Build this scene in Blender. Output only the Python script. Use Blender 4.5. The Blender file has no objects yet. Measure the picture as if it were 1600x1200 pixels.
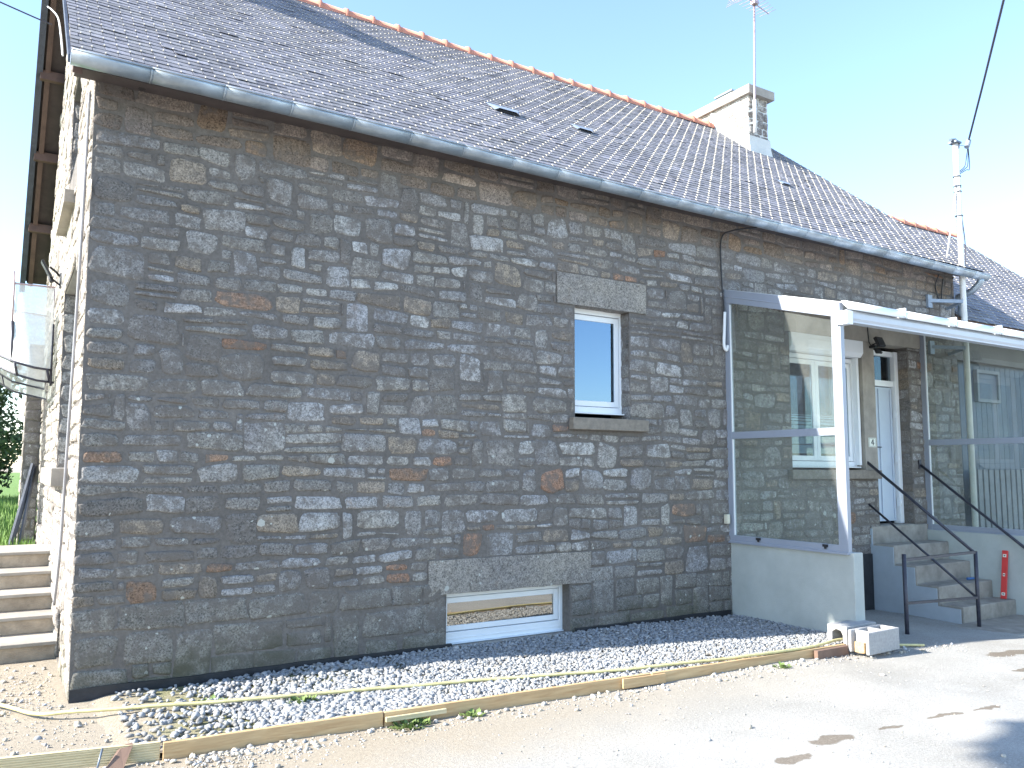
import bpy, bmesh, math, random
import numpy as np
from math import sin, cos, pi, radians, sqrt, atan, floor
from mathutils import Vector, Matrix, noise
S = bpy.context.scene
COL = S.collection
# ---------------------------------------------------------------- camera
cam_d = bpy.data.cameras.new('camera'); cam = bpy.data.objects.new('camera', cam_d); COL.objects.link(cam)
S.camera = cam
cam_d.sensor_width = 36; cam_d.lens = 36*1275/1600; cam_d.clip_start = .05; cam_d.clip_end = 2000
AZ, PITCH, ROLL = radians(58.2), radians(5.9), radians(0.28)
fw = Vector((cos(AZ)*cos(PITCH), sin(AZ)*cos(PITCH), sin(PITCH)))
rt0 = Vector((sin(AZ), -cos(AZ), 0)); up0 = rt0.cross(fw)
rt = rt0*cos(ROLL) + up0*sin(ROLL); up = -rt0*sin(ROLL) + up0*cos(ROLL)
M = Matrix((rt, up, -fw)).transposed().to_4x4(); M.translation = Vector((-.47, -6.47, 1.6))
cam.matrix_world = M
# ---------------------------------------------------------------- sky, sun, exposure
SUN_DIR = Vector((-1, .195, .65)).normalized()          # towards the sun
EL = math.asin(SUN_DIR.z)
W = bpy.data.worlds.new('World'); S.world = W; W.use_nodes = True
nt = W.node_tree; bg = nt.nodes['Background']
sky = nt.nodes.new('ShaderNodeTexSky'); sky.sky_type = 'NISHITA'; sky.sun_disc = False
sky.sun_elevation = EL; sky.sun_rotation = math.atan2(SUN_DIR.x, SUN_DIR.y)
sky.air_density = 1.0; sky.dust_density = .3; sky.ozone_density = 2.0
nt.links.new(sky.outputs[0], bg.inputs[0]); bg.inputs[1].default_value = .15
sl = bpy.data.lights.new('sun', 'SUN'); so = bpy.data.objects.new('sun', sl); COL.objects.link(so)
sl.energy = 4.6; sl.angle = radians(.55); sl.color = (1, .95, .86)
so.rotation_euler = SUN_DIR.to_track_quat('Z', 'Y').to_euler(); so.location = (-20, 4, 14)
S.view_settings.view_transform = 'Standard'; S.view_settings.look = 'None'
S.view_settings.exposure = 1.7; S.view_settings.gamma = 1
# ---------------------------------------------------------------- materials
def newmat(name):
    m = bpy.data.materials.new(name); m.use_nodes = True
    return m, m.node_tree, m.node_tree.nodes['Principled BSDF']
def node(t, typ, **kw):
    n = t.nodes.new(typ)
    for k, v in kw.items(): setattr(n, k, v)
    return n
def coords(t): return node(t, 'ShaderNodeTexCoord').outputs['Object']
def noise_n(t, vec, scale, detail=4, rough=.6, dist=0):
    n = node(t, 'ShaderNodeTexNoise'); n.inputs['Scale'].default_value = scale
    n.inputs['Detail'].default_value = detail; n.inputs['Roughness'].default_value = rough; n.inputs['Distortion'].default_value = dist
    t.links.new(vec, n.inputs['Vector']); return n.outputs['Fac']
def ramp(t, fac, stops):
    r = node(t, 'ShaderNodeValToRGB'); e = r.color_ramp.elements
    while len(e) < len(stops): e.new(.5)
    for i, (p, c) in enumerate(stops):
        e[i].position = p; e[i].color = (*c, 1) if len(c) == 3 else c
    t.links.new(fac, r.inputs[0]); return r.outputs[0]
def g3(v): return (v, v, v)
def mixc(t, a, b, fac, mode='MIX'):
    n = node(t, 'ShaderNodeMix', data_type='RGBA', blend_type=mode)
    for s, v in ((6, a), (7, b)):
        if hasattr(v, 'is_linked') or hasattr(v, 'links'): t.links.new(v, n.inputs[s])
        else: n.inputs[s].default_value = (*v, 1)
    if hasattr(fac, 'links'): t.links.new(fac, n.inputs[0])
    else: n.inputs[0].default_value = fac
    return n.outputs[2]
def bump(t, bsdf, h, strength, dist=.01):
    b = node(t, 'ShaderNodeBump'); b.inputs['Strength'].default_value = strength; b.inputs['Distance'].default_value = dist
    t.links.new(h, b.inputs['Height']); t.links.new(b.outputs[0], bsdf.inputs['Normal'])
def plain(name, col, rough=.6, metal=0, var=.15, scale=6, bumps=.0, bscale=60, spec=.5):
    m, t, p = newmat(name); c = coords(t)
    f = noise_n(t, c, scale, 6, .65)
    lo = tuple(x*(1-var) for x in col); hi = tuple(min(1, x*(1+var)) for x in col)
    t.links.new(ramp(t, f, [(.3, lo), (.7, hi)]), p.inputs['Base Color'])
    p.inputs['Roughness'].default_value = rough; p.inputs['Metallic'].default_value = metal
    p.inputs['Specular IOR Level'].default_value = spec
    if bumps: bump(t, p, noise_n(t, c, bscale, 4, .6), bumps)
    return m
def math_n(t, op, a, b=0.0):
    n = node(t, 'ShaderNodeMath', operation=op)
    for i, v in enumerate((a, b)):
        if hasattr(v, 'links'): t.links.new(v, n.inputs[i])
        else: n.inputs[i].default_value = v
    return n.outputs[0]
def sep(t, vec):
    n = node(t, 'ShaderNodeSeparateXYZ'); t.links.new(vec, n.inputs[0]); return n.outputs
def spots(t, c, scale, size, rnd=.5):
    v = node(t, 'ShaderNodeTexVoronoi'); v.inputs['Scale'].default_value = scale
    # distort the spot outline
    nn = node(t, 'ShaderNodeTexNoise'); nn.inputs['Scale'].default_value = 35; t.links.new(c, nn.inputs['Vector'])
    mx = node(t, 'ShaderNodeVectorMath', operation='MULTIPLY_ADD'); t.links.new(nn.outputs['Color'], mx.inputs[0])
    mx.inputs[1].default_value = (.03, .03, .03); t.links.new(c, mx.inputs[2]); t.links.new(mx.outputs[0], v.inputs['Vector'])
    d = v.outputs['Distance']; s = sep(t, v.outputs['Color'])[0]
    lim = math_n(t, 'MULTIPLY', math_n(t, 'MAXIMUM', math_n(t, 'SUBTRACT', s, rnd), 0), size/(1-rnd))
    return math_n(t, 'LESS_THAN', d, lim)
def stone_mat(name, tinted=True, base=(.3, .29, .27), lich=True, moss=True):
    m, t, p = newmat(name); c = coords(t)
    if tinted:
        a = node(t, 'ShaderNodeAttribute'); a.attribute_name = 'tint'; col = a.outputs['Color']
    else: col = base
    fine = noise_n(t, c, 75, 3, .85); mid = noise_n(t, c, 22, 5, .7); big = noise_n(t, c, 1.6, 4, .6)
    col = mixc(t, col, ramp(t, fine, [(.36, g3(.38)), (.47, g3(.95)), (.66, g3(1.6))]), 1, 'MULTIPLY')
    col = mixc(t, col, ramp(t, mid, [(.3, (.72, .7, .68)), (.7, (1.22, 1.2, 1.18))]), 1, 'MULTIPLY')
    col = mixc(t, col, ramp(t, big, [(.3, (.82, .82, .86)), (.7, (1.12, 1.1, 1.05))]), 1, 'MULTIPLY')
    rust = ramp(t, noise_n(t, c, 4.2, 5, .7), [(.62, g3(0)), (.74, g3(1))])
    col = mixc(t, col, (.28, .17, .10), math_n(t, 'MULTIPLY', rust, .4))
    if tinted:
        sm = math_n(t, 'ADD', math_n(t, 'MULTIPLY', noise_n(t, c, 9, 7, .75), 1.0), math_n(t, 'MULTIPLY', noise_n(t, c, 1.1, 3, .5), .45))
        col = mixc(t, col, (.15, .132, .118), math_n(t, 'MULTIPLY', ramp(t, sm, [(.69, g3(0)), (.80, g3(1))]), .8))
    if lich:
        z = sep(t, c)[2]
        lf = math_n(t, 'MAXIMUM', spots(t, c, 5.5, .17, .45), spots(t, c, 14, .2, .55))
        fade = ramp(t, z, [(.0, g3(1)), (1.0, g3(1))])
        lowf = math_n(t, 'LESS_THAN', math_n(t, 'ADD', z, math_n(t, 'MULTIPLY', big, 1.2)), 2.7)
        col = mixc(t, col, (.5, .51, .47), math_n(t, 'MULTIPLY', math_n(t, 'MULTIPLY', lf, lowf), .75))
    if moss:
        z = sep(t, c)[2]
        mm = math_n(t, 'ADD', math_n(t, 'MULTIPLY', noise_n(t, c, 2.3, 5, .7), 1.6), math_n(t, 'MULTIPLY', z, -1.5))
        mk = ramp(t, mm, [(.35, g3(0)), (.85, g3(1))])
        col = mixc(t, col, (.075, .075, .045), math_n(t, 'MULTIPLY', mk, .72))
    t.links.new(col, p.inputs['Base Color']); p.inputs['Roughness'].default_value = .9; p.inputs['Specular IOR Level'].default_value = .25
    h = math_n(t, 'ADD', math_n(t, 'MULTIPLY', mid, 1.0), math_n(t, 'MULTIPLY', fine, .35))
    bump(t, p, h, .8, .012)
    return m
M_STONE = stone_mat('granite_rubble')
def mortar_mat():
    m, t, p = newmat('lime_mortar'); c = coords(t)
    f = noise_n(t, c, 30, 6, .7); b = noise_n(t, c, 1.3, 4, .6)
    col = ramp(t, f, [(.3, (.11, .098, .088)), (.7, (.185, .167, .152))])
    col = mixc(t, col, ramp(t, b, [(.3, g3(.8)), (.7, g3(1.25))]), 1, 'MULTIPLY')
    t.links.new(col, p.inputs['Base Color']); p.inputs['Roughness'].default_value = .95
    bump(t, p, noise_n(t, c, 55, 5, .75), .8, .01); return m
M_MORTAR = mortar_mat()
M_LINTEL = stone_mat('granite_dressed', False, (.265, .25, .23), True, False)
M_SILL = plain('sill_concrete', (.23, .2, .165), .9, 0, .25, 14, .5, 120)
M_CONC = plain('aged_concrete', (.33, .30, .26), .9, 0, .22, 3.5, .35, 70)
M_STEP = plain('step_concrete', (.30, .275, .24), .9, 0, .3, 5, .5, 60)
M_GSTEP = plain('garden_step_concrete', (.40, .33, .25), .9, 0, .3, 6, .5, 60)
M_RENDER = plain('pale_render', (.41, .44, .42), .9, 0, .14, 1.7, .3, 90)
M_CREAMR = plain('white_render', (.6, .61, .58), .9, 0, .12, 3, .3, 90)
M_RENDER2 = plain('grey_render', (.37, .41, .45), .9, 0, .12, 2.2, .25, 80)
M_BLOCK = plain('cinder_block', (.36, .355, .35), .95, 0, .18, 40, .7, 110)
M_WHITE = plain('white_pvc', (.82, .84, .86), .35, 0, .03, 4)
M_BEAM = plain('pale_lacquered_beam', (.5, .53, .58), .4, 0, .05, 4)
M_ALU = plain('lacquered_aluminium', (.29, .32, .38), .35, 0, .05, 4)
M_ZINC = plain('zinc', (.33, .38, .43), .4, .55, .3, 3.5, .1, 20)
M_ZINCD = plain('zinc_joint', (.16, .19, .23), .5, .5, .2, 9)
M_LEAD = plain('lead_sheet', (.30, .35, .42), .5, .3, .2, 9)
M_RAIL = plain('dark_painted_steel', (.045, .045, .062), .45, .2, .35, 20, .2, 200)
M_BLACK = plain('black_plastic', (.02, .02, .023), .45, 0, .2, 10)
M_GREYP = plain('grey_conduit', (.30, .30, .32), .5, 0, .12, 10)
M_CREAM = plain('cream_plastic', (.62, .58, .46), .5, 0, .1, 10)
M_MEMB = plain('black_membrane', (.02, .021, .025), .6, 0, .45, 9, .4, 25)
M_DARKW = plain('dark_barge_board', (.045, .055, .08), .6, 0, .35, 8, .3, 30)
M_GALV = plain('galvanised_mast', (.66, .65, .62), .5, .1, .1, 5)
M_ANT = plain('antenna_metal', (.42, .33, .34), .5, .5, .3, 12)
M_WIRE = plain('wire', (.05, .05, .07), .6, 0, .1, 5)
M_TERRA = plain('terracotta', (.52, .22, .15), .8, 0, .25, 5, .3, 60)
M_HOSE = plain('yellow_hose', (.56, .50, .24), .5, 0, .25, 8)
M_RED = plain('red_level', (.62, .05, .045), .45, 0, .08, 8)
M_BLUE = plain('blue_tool', (.05, .14, .34), .5, 0, .1, 8)
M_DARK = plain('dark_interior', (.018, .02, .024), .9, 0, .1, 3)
M_INNER = plain('inner_wall', (.30, .30, .28), .9, 0, .1, 3)
M_BARN = plain('blue_grey_door', (.055, .085, .13), .55, 0, .25, 3, .2, 30)
M_SLAT = plain('grey_slats', (.20, .21, .22), .7, 0, .2, 7, .2, 40)
M_ENAMEL = plain('enamel_plate', (.75, .75, .66), .35, 0, .05, 10)
M_FILM = plain('frosted_film', (.36, .46, .50), .55, 0, .05, 3)
M_LED = plain('lamp_glass', (.6, .62, .6), .2, 0, .05, 3)
def wood_mat(name, a, b, groove=False, scale=(2, 30, 30)):
    m, t, p = newmat(name); c = coords(t)
    mp = node(t, 'ShaderNodeMapping'); mp.inputs['Scale'].default_value = scale; t.links.new(c, mp.inputs[0])
    f = noise_n(t, mp.outputs[0], 1.5, 6, .65, .6)
    col = ramp(t, f, [(.3, a), (.7, b)])
    kn = spots(t, c, 3.2, .12, .5); col = mixc(t, col, tuple(x*.5 for x in a), math_n(t, 'MULTIPLY', kn, .8))
    t.links.new(col, p.inputs['Base Color']); p.inputs['Roughness'].default_value = .8
    bump(t, p, f, .3, .004); return m
M_PLANK = wood_mat('new_pine', (.40, .25, .12), (.58, .42, .23))
M_SOFFIT = wood_mat('dark_soffit_board', (.055, .045, .045), (.10, .08, .075), scale=(3, 3, 3))
M_SOFT2 = wood_mat('dark_timber', (.07, .045, .04), (.13, .085, .07), scale=(3, 3, 3))
M_DECK = wood_mat('treated_decking', (.46, .38, .22), (.60, .52, .34))
M_OLDW = wood_mat('weathered_timber', (.13, .08, .06), (.22, .14, .10), scale=(3, 3, 3))
def slate_mat(name, base):
    m, t, p = newmat(name); c = coords(t)
    a = node(t, 'ShaderNodeAttribute'); a.attribute_name = 'tint'
    col = mixc(t, a.outputs['Color'], ramp(t, noise_n(t, c, 26, 5, .7), [(.3, g3(.75)), (.7, g3(1.25))]), 1, 'MULTIPLY')
    col = mixc(t, col, ramp(t, noise_n(t, c, .9, 4, .6), [(.3, g3(.85)), (.7, g3(1.15))]), 1, 'MULTIPLY')
    li = ramp(t, noise_n(t, c, 60, 3, .8), [(.66, g3(0)), (.72, g3(1))])
    col = mixc(t, col, (.4, .38, .3), math_n(t, 'MULTIPLY', li, .4))
    t.links.new(col, p.inputs['Base Color']); p.inputs['Roughness'].default_value = .72; p.inputs['Specular IOR Level'].default_value = .35
    bump(t, p, noise_n(t, c, 45, 4, .6), .3, .004); return m
M_SLATE = slate_mat('slate', None)
M_HOOK = plain('steel_hook', (.62, .58, .48), .5, .2, .1, 5)
def glass_mat(name, refl, dust, tint=(.93, .97, .96), rough=.0, bumpy=0, gtint=(1, 1, 1)):
    m = bpy.data.materials.new(name); m.use_nodes = True; t = m.node_tree; t.nodes.clear()
    out = node(t, 'ShaderNodeOutputMaterial'); tr = node(t, 'ShaderNodeBsdfTransparent'); tr.inputs[0].default_value = (*tint, 1)
    gl = node(t, 'ShaderNodeBsdfGlossy'); gl.inputs['Roughness'].default_value = rough; gl.inputs[0].default_value = (*gtint, 1)
    fr = node(t, 'ShaderNodeFresnel'); fr.inputs[0].default_value = 1.5
    df = node(t, 'ShaderNodeBsdfDiffuse'); df.inputs[0].default_value = (.7, .7, .66, 1)
    ge = node(t, 'ShaderNodeNewGeometry'); front = math_n(t, 'SUBTRACT', 1, ge.outputs['Backfacing'])
    fac = math_n(t, 'MULTIPLY', math_n(t, 'ADD', fr.outputs[0], refl), front)
    m1 = node(t, 'ShaderNodeMixShader'); t.links.new(fac, m1.inputs[0]); t.links.new(tr.outputs[0], m1.inputs[1]); t.links.new(gl.outputs[0], m1.inputs[2])
    m2 = node(t, 'ShaderNodeMixShader'); t.links.new(m1.outputs[0], m2.inputs[1]); t.links.new(df.outputs[0], m2.inputs[2])
    c = coords(t); dn = ramp(t, noise_n(t, c, 3, 6, .7), [(.3, g3(.6)), (.7, g3(1.4))])
    t.links.new(math_n(t, 'MULTIPLY', dn, dust), m2.inputs[0])
    if bumpy:
        b = node(t, 'ShaderNodeBump'); b.inputs['Strength'].default_value = bumpy; b.inputs['Distance'].default_value = .01
        t.links.new(noise_n(t, c, 45, 3, .5), b.inputs['Height']); t.links.new(b.outputs[0], gl.inputs['Normal']); t.links.new(b.outputs[0], fr.inputs['Normal'])
    t.links.new(m2.outputs[0], out.inputs[0]); return m
M_GLASS = glass_mat('porch_glass', .05, .05, (.88, .93, .91))
M_PANE = glass_mat('window_glass', .26, .01, (.55, .6, .62), gtint=(.42, .6, .83))
M_PANE_LOW = glass_mat('cellar_glass', .34, .02, (.6, .6, .58), gtint=(.86, .84, .78))
M_PANE_IN = glass_mat('sheltered_glass', .05, .01, (.75, .8, .82), gtint=(.6, .75, .95))
M_CANGL = glass_mat('hammered_glass', .12, .6, (.85, .93, .97), .12, .8)

# ---------------------------------------------------------------- mesh helpers
class MB:
    def __init__(s): s.v = []; s.f = []; s.m = []; s.t = []; s.cur = (.3, .3, .3); s.sm = []
    def add(s, vs, fs, mi=0, tint=None, smooth=False):
        o = len(s.v); s.v += [tuple(v) for v in vs]
        for f in fs:
            s.f.append(tuple(i+o for i in f)); s.m.append(mi); s.t.append(tint or s.cur); s.sm.append(smooth)
    def box(s, x0, x1, y0, y1, z0, z1, mi=0, tint=None):
        vs = [(x, y, z) for z in (z0, z1) for y in (y0, y1) for x in (x0, x1)]
        s.add(vs, [(0, 2, 3, 1), (4, 5, 7, 6), (0, 1, 5, 4), (2, 6, 7, 3), (0, 4, 6, 2), (1, 3, 7, 5)], mi, tint)
    def obox(s, c, ax, ay, az, mi=0, tint=None):
        c = Vector(c); ax = Vector(ax); ay = Vector(ay); az = Vector(az)
        vs = [c + ax*i + ay*j + az*k for k in (-1, 1) for j in (-1, 1) for i in (-1, 1)]
        s.add(vs, [(0, 2, 3, 1), (4, 5, 7, 6), (0, 1, 5, 4), (2, 6, 7, 3), (0, 4, 6, 2), (1, 3, 7, 5)], mi, tint)
    def bar(s, a, b, w, h, mi=0, upv=(0, 0, 1)):
        a = Vector(a); b = Vector(b); d = (b-a); L = d.length; d.normalize()
        u = Vector(upv); r = d.cross(u)
        if r.length < 1e-4: r = d.cross(Vector((0, 1, 0)))
        r.normalize(); u = r.cross(d)
        s.obox((a+b)/2, d*L/2, r*w/2, u*h/2, mi)
    def tube(s, pts, r, n=8, mi=0, cap=True, r2=None):
        pts = [Vector(p) for p in pts]; N = len(pts); vs = []; fs = []
        prev = None
        for i, p in enumerate(pts):
            d = (pts[min(i+1, N-1)] - pts[max(i-1, 0)]).normalized()
            if prev is None:
                a = Vector((0, 0, 1)) if abs(d.z) < .9 else Vector((1, 0, 0))
                u = d.cross(a).normalized()
            else: u = (prev - d*prev.dot(d)).normalized()
            prev = u; w = d.cross(u); rr = r if r2 is None else r + (r2-r)*i/(N-1)
            for k in range(n):
                an = 2*pi*k/n; vs.append(p + u*cos(an)*rr + w*sin(an)*rr)
        for i in range(N-1):
            for k in range(n): fs.append((i*n+k, i*n+(k+1) % n, (i+1)*n+(k+1) % n, (i+1)*n+k))
        s.add(vs, fs, mi, smooth=True)
        if cap:
            o = len(s.v) - N*n
            s.f += [tuple(o+k for k in range(n))[::-1], tuple(o+(N-1)*n+k for k in range(n))]; s.m += [mi]*2; s.t += [s.cur]*2; s.sm += [False]*2
    def poly_prism(s, pts, d, mi=0):
        """pts: list of 3d points (planar), d: extrusion vector"""
        n = len(pts); d = Vector(d); vs = [Vector(p) for p in pts] + [Vector(p)+d for p in pts]
        s.add(vs, [tuple(range(n))[::-1], tuple(range(n, 2*n))] + [(i, (i+1) % n, n+(i+1) % n, n+i) for i in range(n)], mi)
    def build(s, name, mats, parent=None, bevel=0, fixn=True):
        me = bpy.data.meshes.new(name)
        me.from_pydata(s.v, [], s.f)
        mats = mats if isinstance(mats, (list, tuple)) else [mats]
        for m in mats: me.materials.append(m)
        me.polygons.foreach_set('material_index', s.m); me.polygons.foreach_set('use_smooth', s.sm)
        ca = me.color_attributes.new('tint', 'FLOAT_COLOR', 'CORNER')
        lt = np.array([len(f) for f in s.f]); tt = np.array([(*t, 1.0) for t in s.t], dtype=np.float32)
        ca.data.foreach_set('color', np.repeat(tt, lt, axis=0).ravel())
        if fixn:
            bm = bmesh.new(); bm.from_mesh(me); bmesh.ops.recalc_face_normals(bm, faces=bm.faces); bm.to_mesh(me); bm.free()
        me.update()
        o = bpy.data.objects.new(name, me); COL.objects.link(o)
        if parent: o.parent = parent
        if bevel:
            b = o.modifiers.new('bevel', 'BEVEL'); b.width = bevel; b.segments = 2; b.limit_method = 'ANGLE'; b.angle_limit = radians(40)
        return o
def thing(name, label, cat, group=None, loc=(0, 0, 0)):
    o = bpy.data.objects.new(name, None); COL.objects.link(o); o.empty_display_size = .2
    return tag(o, label, cat, group)
def tag(o, label, cat, group=None):
    o['label'] = label; o['category'] = cat
    if group: o['group'] = group
    return o
def struct(o, kind='structure'): o['kind'] = kind; return o
def copy_tree(o, parent=None):
    c = o.copy(); COL.objects.link(c); c.parent = parent
    for ch in list(o.children): copy_tree(ch, c)
    return c
def shear(v):       # the gable end leans out a little as it rises
    x, y, z = v
    k = max(0., min(1., 1 - x/1.5))
    return (x - .0135*z*k, y, z)

# ---------------------------------------------------------------- masonry
def masonry(mb, region, holes, mapf, rng, hmin=.09, hmax=.17, ratio=(1.3, 3.4), gap=(.007, .017), relief=(.005, .014),
            expo=(3.2, 7), tintf=None, jitter=.02, inside=None, mi=1, rough=.05, split=.12, tall=.1):
    u0, u1, v0, v1 = region
    v = v0; k = 0; blocked = []; seed = rng.random()*100
    bounds = [v0]
    while v < v1 - .05:
        v += rng.uniform(hmin, hmax); bounds.append(v)
    sc = (v1 - v0)/(bounds[-1]-v0); bounds = [v0 + (b-v0)*sc for b in bounds]
    def bd(k, u):
        if k == 0 or k == len(bounds)-1: return bounds[k]
        return bounds[k] + jitter*1.3*noise.noise(Vector((u*1.3, k*3.7+seed, 0))) + jitter*.5*noise.noise(Vector((u*5, k*7.1+seed, 3)))
    nextb = []
    def stone(a, b, lo0, lo1, hi0, hi1):
        g = rng.uniform(*gap)
        w = b-a; h = (hi0+hi1-lo0-lo1)/2
        if w < .03 or h < .022: return
        q = [(a+g, lo0+g), (b-g, lo1+g), (b-g, hi1-g), (a+g, hi0-g)]
        jj = min(w, h)*.15
        q = [(x+rng.uniform(-jj, jj)*.9, y+rng.uniform(-jj, jj)*.6) for x, y in q]
        cu = (a+b)/2; cv = (lo0+hi0)/2
        if inside and not inside(cu, cv, w/2): return
        n = 26 if w > .14 else 16
        e = rng.uniform(*expo); R = rng.uniform(*relief); sd = rng.random()*50
        tl = rng.uniform(-.3, .3)*R
        vs = []
        asp = max(.4, min(3.5, w/h))
        for ring, (rr, dd) in enumerate(((1, -.004), (.94, R*.5), (.8, R*.95), (.42, R*1.08))):
            for i in range(n):
                an = 2*pi*(i+.5)/n
                c, s_ = cos(an), sin(an)
                x = math.copysign(abs(c)**(2/e), c); y = math.copysign(abs(s_)**(2/e), s_)
                rad = 1 + rough*(noise.noise(Vector((c*1.8+sd, s_*1.8, sd)))*2.4 + 1.5*noise.noise(Vector((c*5+sd, s_*5, sd+7))))
                in_ = 1-rr
                x *= rad*(1-in_/max(1, asp)**.7); y *= rad*rr if asp < 1 else rad*(1-in_*1.0)
                sx, sy = (x+1)/2, (y+1)/2
                px = (q[0][0]*(1-sx)+q[1][0]*sx)*(1-sy) + (q[3][0]*(1-sx)+q[2][0]*sx)*sy
                py = (q[0][1]*(1-sx)+q[1][1]*sx)*(1-sy) + (q[3][1]*(1-sx)+q[2][1]*sx)*sy
                d = dd + (tl*y if ring else 0)
                if ring: d += .55*R*noise.noise(Vector((px*16, py*16, sd)))
                vs.append(mapf(px, py, d))
        cx = sum(p[0] for p in q)/4; cy = sum(p[1] for p in q)/4
        vs.append(mapf(cx, cy, R*1.1))
        fs = [(r*n+i, r*n+(i+1) % n, (r+1)*n+(i+1) % n, (r+1)*n+i) for r in range(3) for i in range(n)]
        fs += [(3*n+i, 3*n+(i+1) % n, 4*n) for i in range(n)]
        mb.add(vs, fs, mi, tintf(cu, cv, rng), True)
    for k in range(len(bounds)-1):
        h = bounds[k+1]-bounds[k]
        blk = sorted(nextb); nextb = []
        u = u0
        while u < u1 - .02:
            cur = [b for b in blk if b[0]-1e-6 <= u < b[1]]
            if cur: u = max(b[1] for b in cur); continue
            w = min(rng.uniform(*ratio)*h, .62)
            e = u + w
            for b in blk:
                if u < b[0] < e: e = b[0]
            edges = [x for hh in holes for x in (hh[0], hh[1]) if hh[2] < bounds[k+1] and hh[3] > bounds[k]]
            for x in edges:
                if u < x - 1e-6 and x < e + .05: e = x
            if e > u1 - .05: e = u1
            mid = (u+e)/2; lo, hi = bounds[k], bounds[k+1]
            segs = [(0, 0)]
            lo0, lo1, hi0, hi1 = bd(k, u), bd(k, e), bd(k+1, u), bd(k+1, e)
            dead = False
            for hh in holes:
                if hh[0]-1e-4 <= mid <= hh[1]+1e-4 and hh[2] < max(hi0, hi1) and hh[3] > min(lo0, lo1):
                    if hh[2] > lo + .04: hi0 = hi1 = hh[2]
                    elif hh[3] < hi - .04: lo0 = lo1 = hh[3]
                    else: dead = True
            near = any(hh[2] < hi+.2 and hh[3] > lo-.2 and hh[0]-.1 < e and hh[1]+.1 > u for hh in holes)
            if not dead:
                r = rng.random()
                if r < split and h > .115 and w > .14:
                    f = rng.uniform(.4, .6); m0 = lo0+(hi0-lo0)*f; m1 = lo1+(hi1-lo1)*f
                    stone(u, e, lo0, lo1, m0, m1); 
                    if rng.random() < .5: stone(u, e, m0, m1, hi0, hi1)
                    else: stone(u, mid, m0, (m0+m1)/2, hi0, (hi0+hi1)/2); stone(mid, e, (m0+m1)/2, m1, (hi0+hi1)/2, hi1)
                elif r < split+tall and k+2 < len(bounds) and not near and not (k == len(bounds)-2):
                    stone(u, e, lo0, lo1, bd(k+2, u), bd(k+2, e)); nextb.append((u, e))
                else: stone(u, e, lo0, lo1, hi0, hi1)
            u = e
PAL = [((.255, .25, .245), 5), ((.285, .277, .26), 4), ((.235, .225, .21), 4), ((.32, .32, .322), 2.4), ((.27, .235, .195), 2.6), ((.205, .195, .185), 2.5), ((.38, .38, .38), .6), ((.27, .185, .135), .3)]
PALW = [w for _, w in PAL]
ORANGE = [(2.75, 1.68), (3.33, 1.06), (3.2, .9), (.95, 1.35), (3.05, 3.55), (5.35, 3.95), (2.35, .72), (4.9, 3.62), (1.2, 2.6), (4.05, 2.0), (3.9, 1.45)]
WHITE = [(3.8, 3.55), (1.95, 3.6), (2.15, 3.2), (2.9, 3.9), (3.55, 3.3), (4.25, 1.95), (4.4, 1.75), (3.6, 1.8), (4.8, 1.55), (5.3, 1.75), (2.6, 2.9), (3.0, 3.4), (4.0, 4.0), (5.0, 1.3), (5.6, 3.2)]
def tint_wall(u, v, rng):
    c = rng.choices([p for p, _ in PAL], PALW)[0]
    for (x, z) in ORANGE:
        if abs(u-x) < .11 and abs(v-z) < .06: c = (.29, .18, .125)
    for (x, z) in WHITE:
        if abs(u-x) < .13 and abs(v-z) < .06: c = (.37, .37, .36)
    k = rng.uniform(.85, 1.18)
    k *= .78 + .22*min(1, max(0, (u+.2*v)/2.5))        # darker weathering at the left end
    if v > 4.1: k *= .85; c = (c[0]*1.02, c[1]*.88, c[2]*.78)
    return tuple(x*k for x in c)
def tint_k(r, a, b, c):
    k = r.uniform(a, b); return tuple(x*k for x in c)
def tint_low(u, v, r): return tint_k(r, .72, .95, (.25, .243, .225))
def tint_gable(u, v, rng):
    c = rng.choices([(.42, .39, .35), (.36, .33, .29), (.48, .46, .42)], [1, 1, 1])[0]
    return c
def grid_wall(mb, us, vs, holes, mapf, depth, mi=0):
    """flat wall face made of a grid of quads with rectangular holes and their reveals"""
    us = sorted(set(us + [h[0] for h in holes] + [h[1] for h in holes])); vs = sorted(set(vs + [h[2] for h in holes] + [h[3] for h in holes]))
    for i in range(len(us)-1):
        for j in range(len(vs)-1):
            cu, cv = (us[i]+us[i+1])/2, (vs[j]+vs[j+1])/2
            if any(h[0] < cu < h[1] and h[2] < cv < h[3] for h in holes): continue
            mb.add([mapf(us[i], vs[j], 0), mapf(us[i+1], vs[j], 0), mapf(us[i+1], vs[j+1], 0), mapf(us[i], vs[j+1], 0)], [(0, 1, 2, 3)], mi)
    for a, b, c, d in holes:
        P = [(a, c), (b, c), (b, d), (a, d)]
        for i in range(4):
            p, q = P[i], P[(i+1) % 4]
            mb.add([mapf(*p, 0), mapf(*q, 0), mapf(*q, -depth), mapf(*p, -depth)], [(0, 1, 2, 3)], mi)

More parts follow.
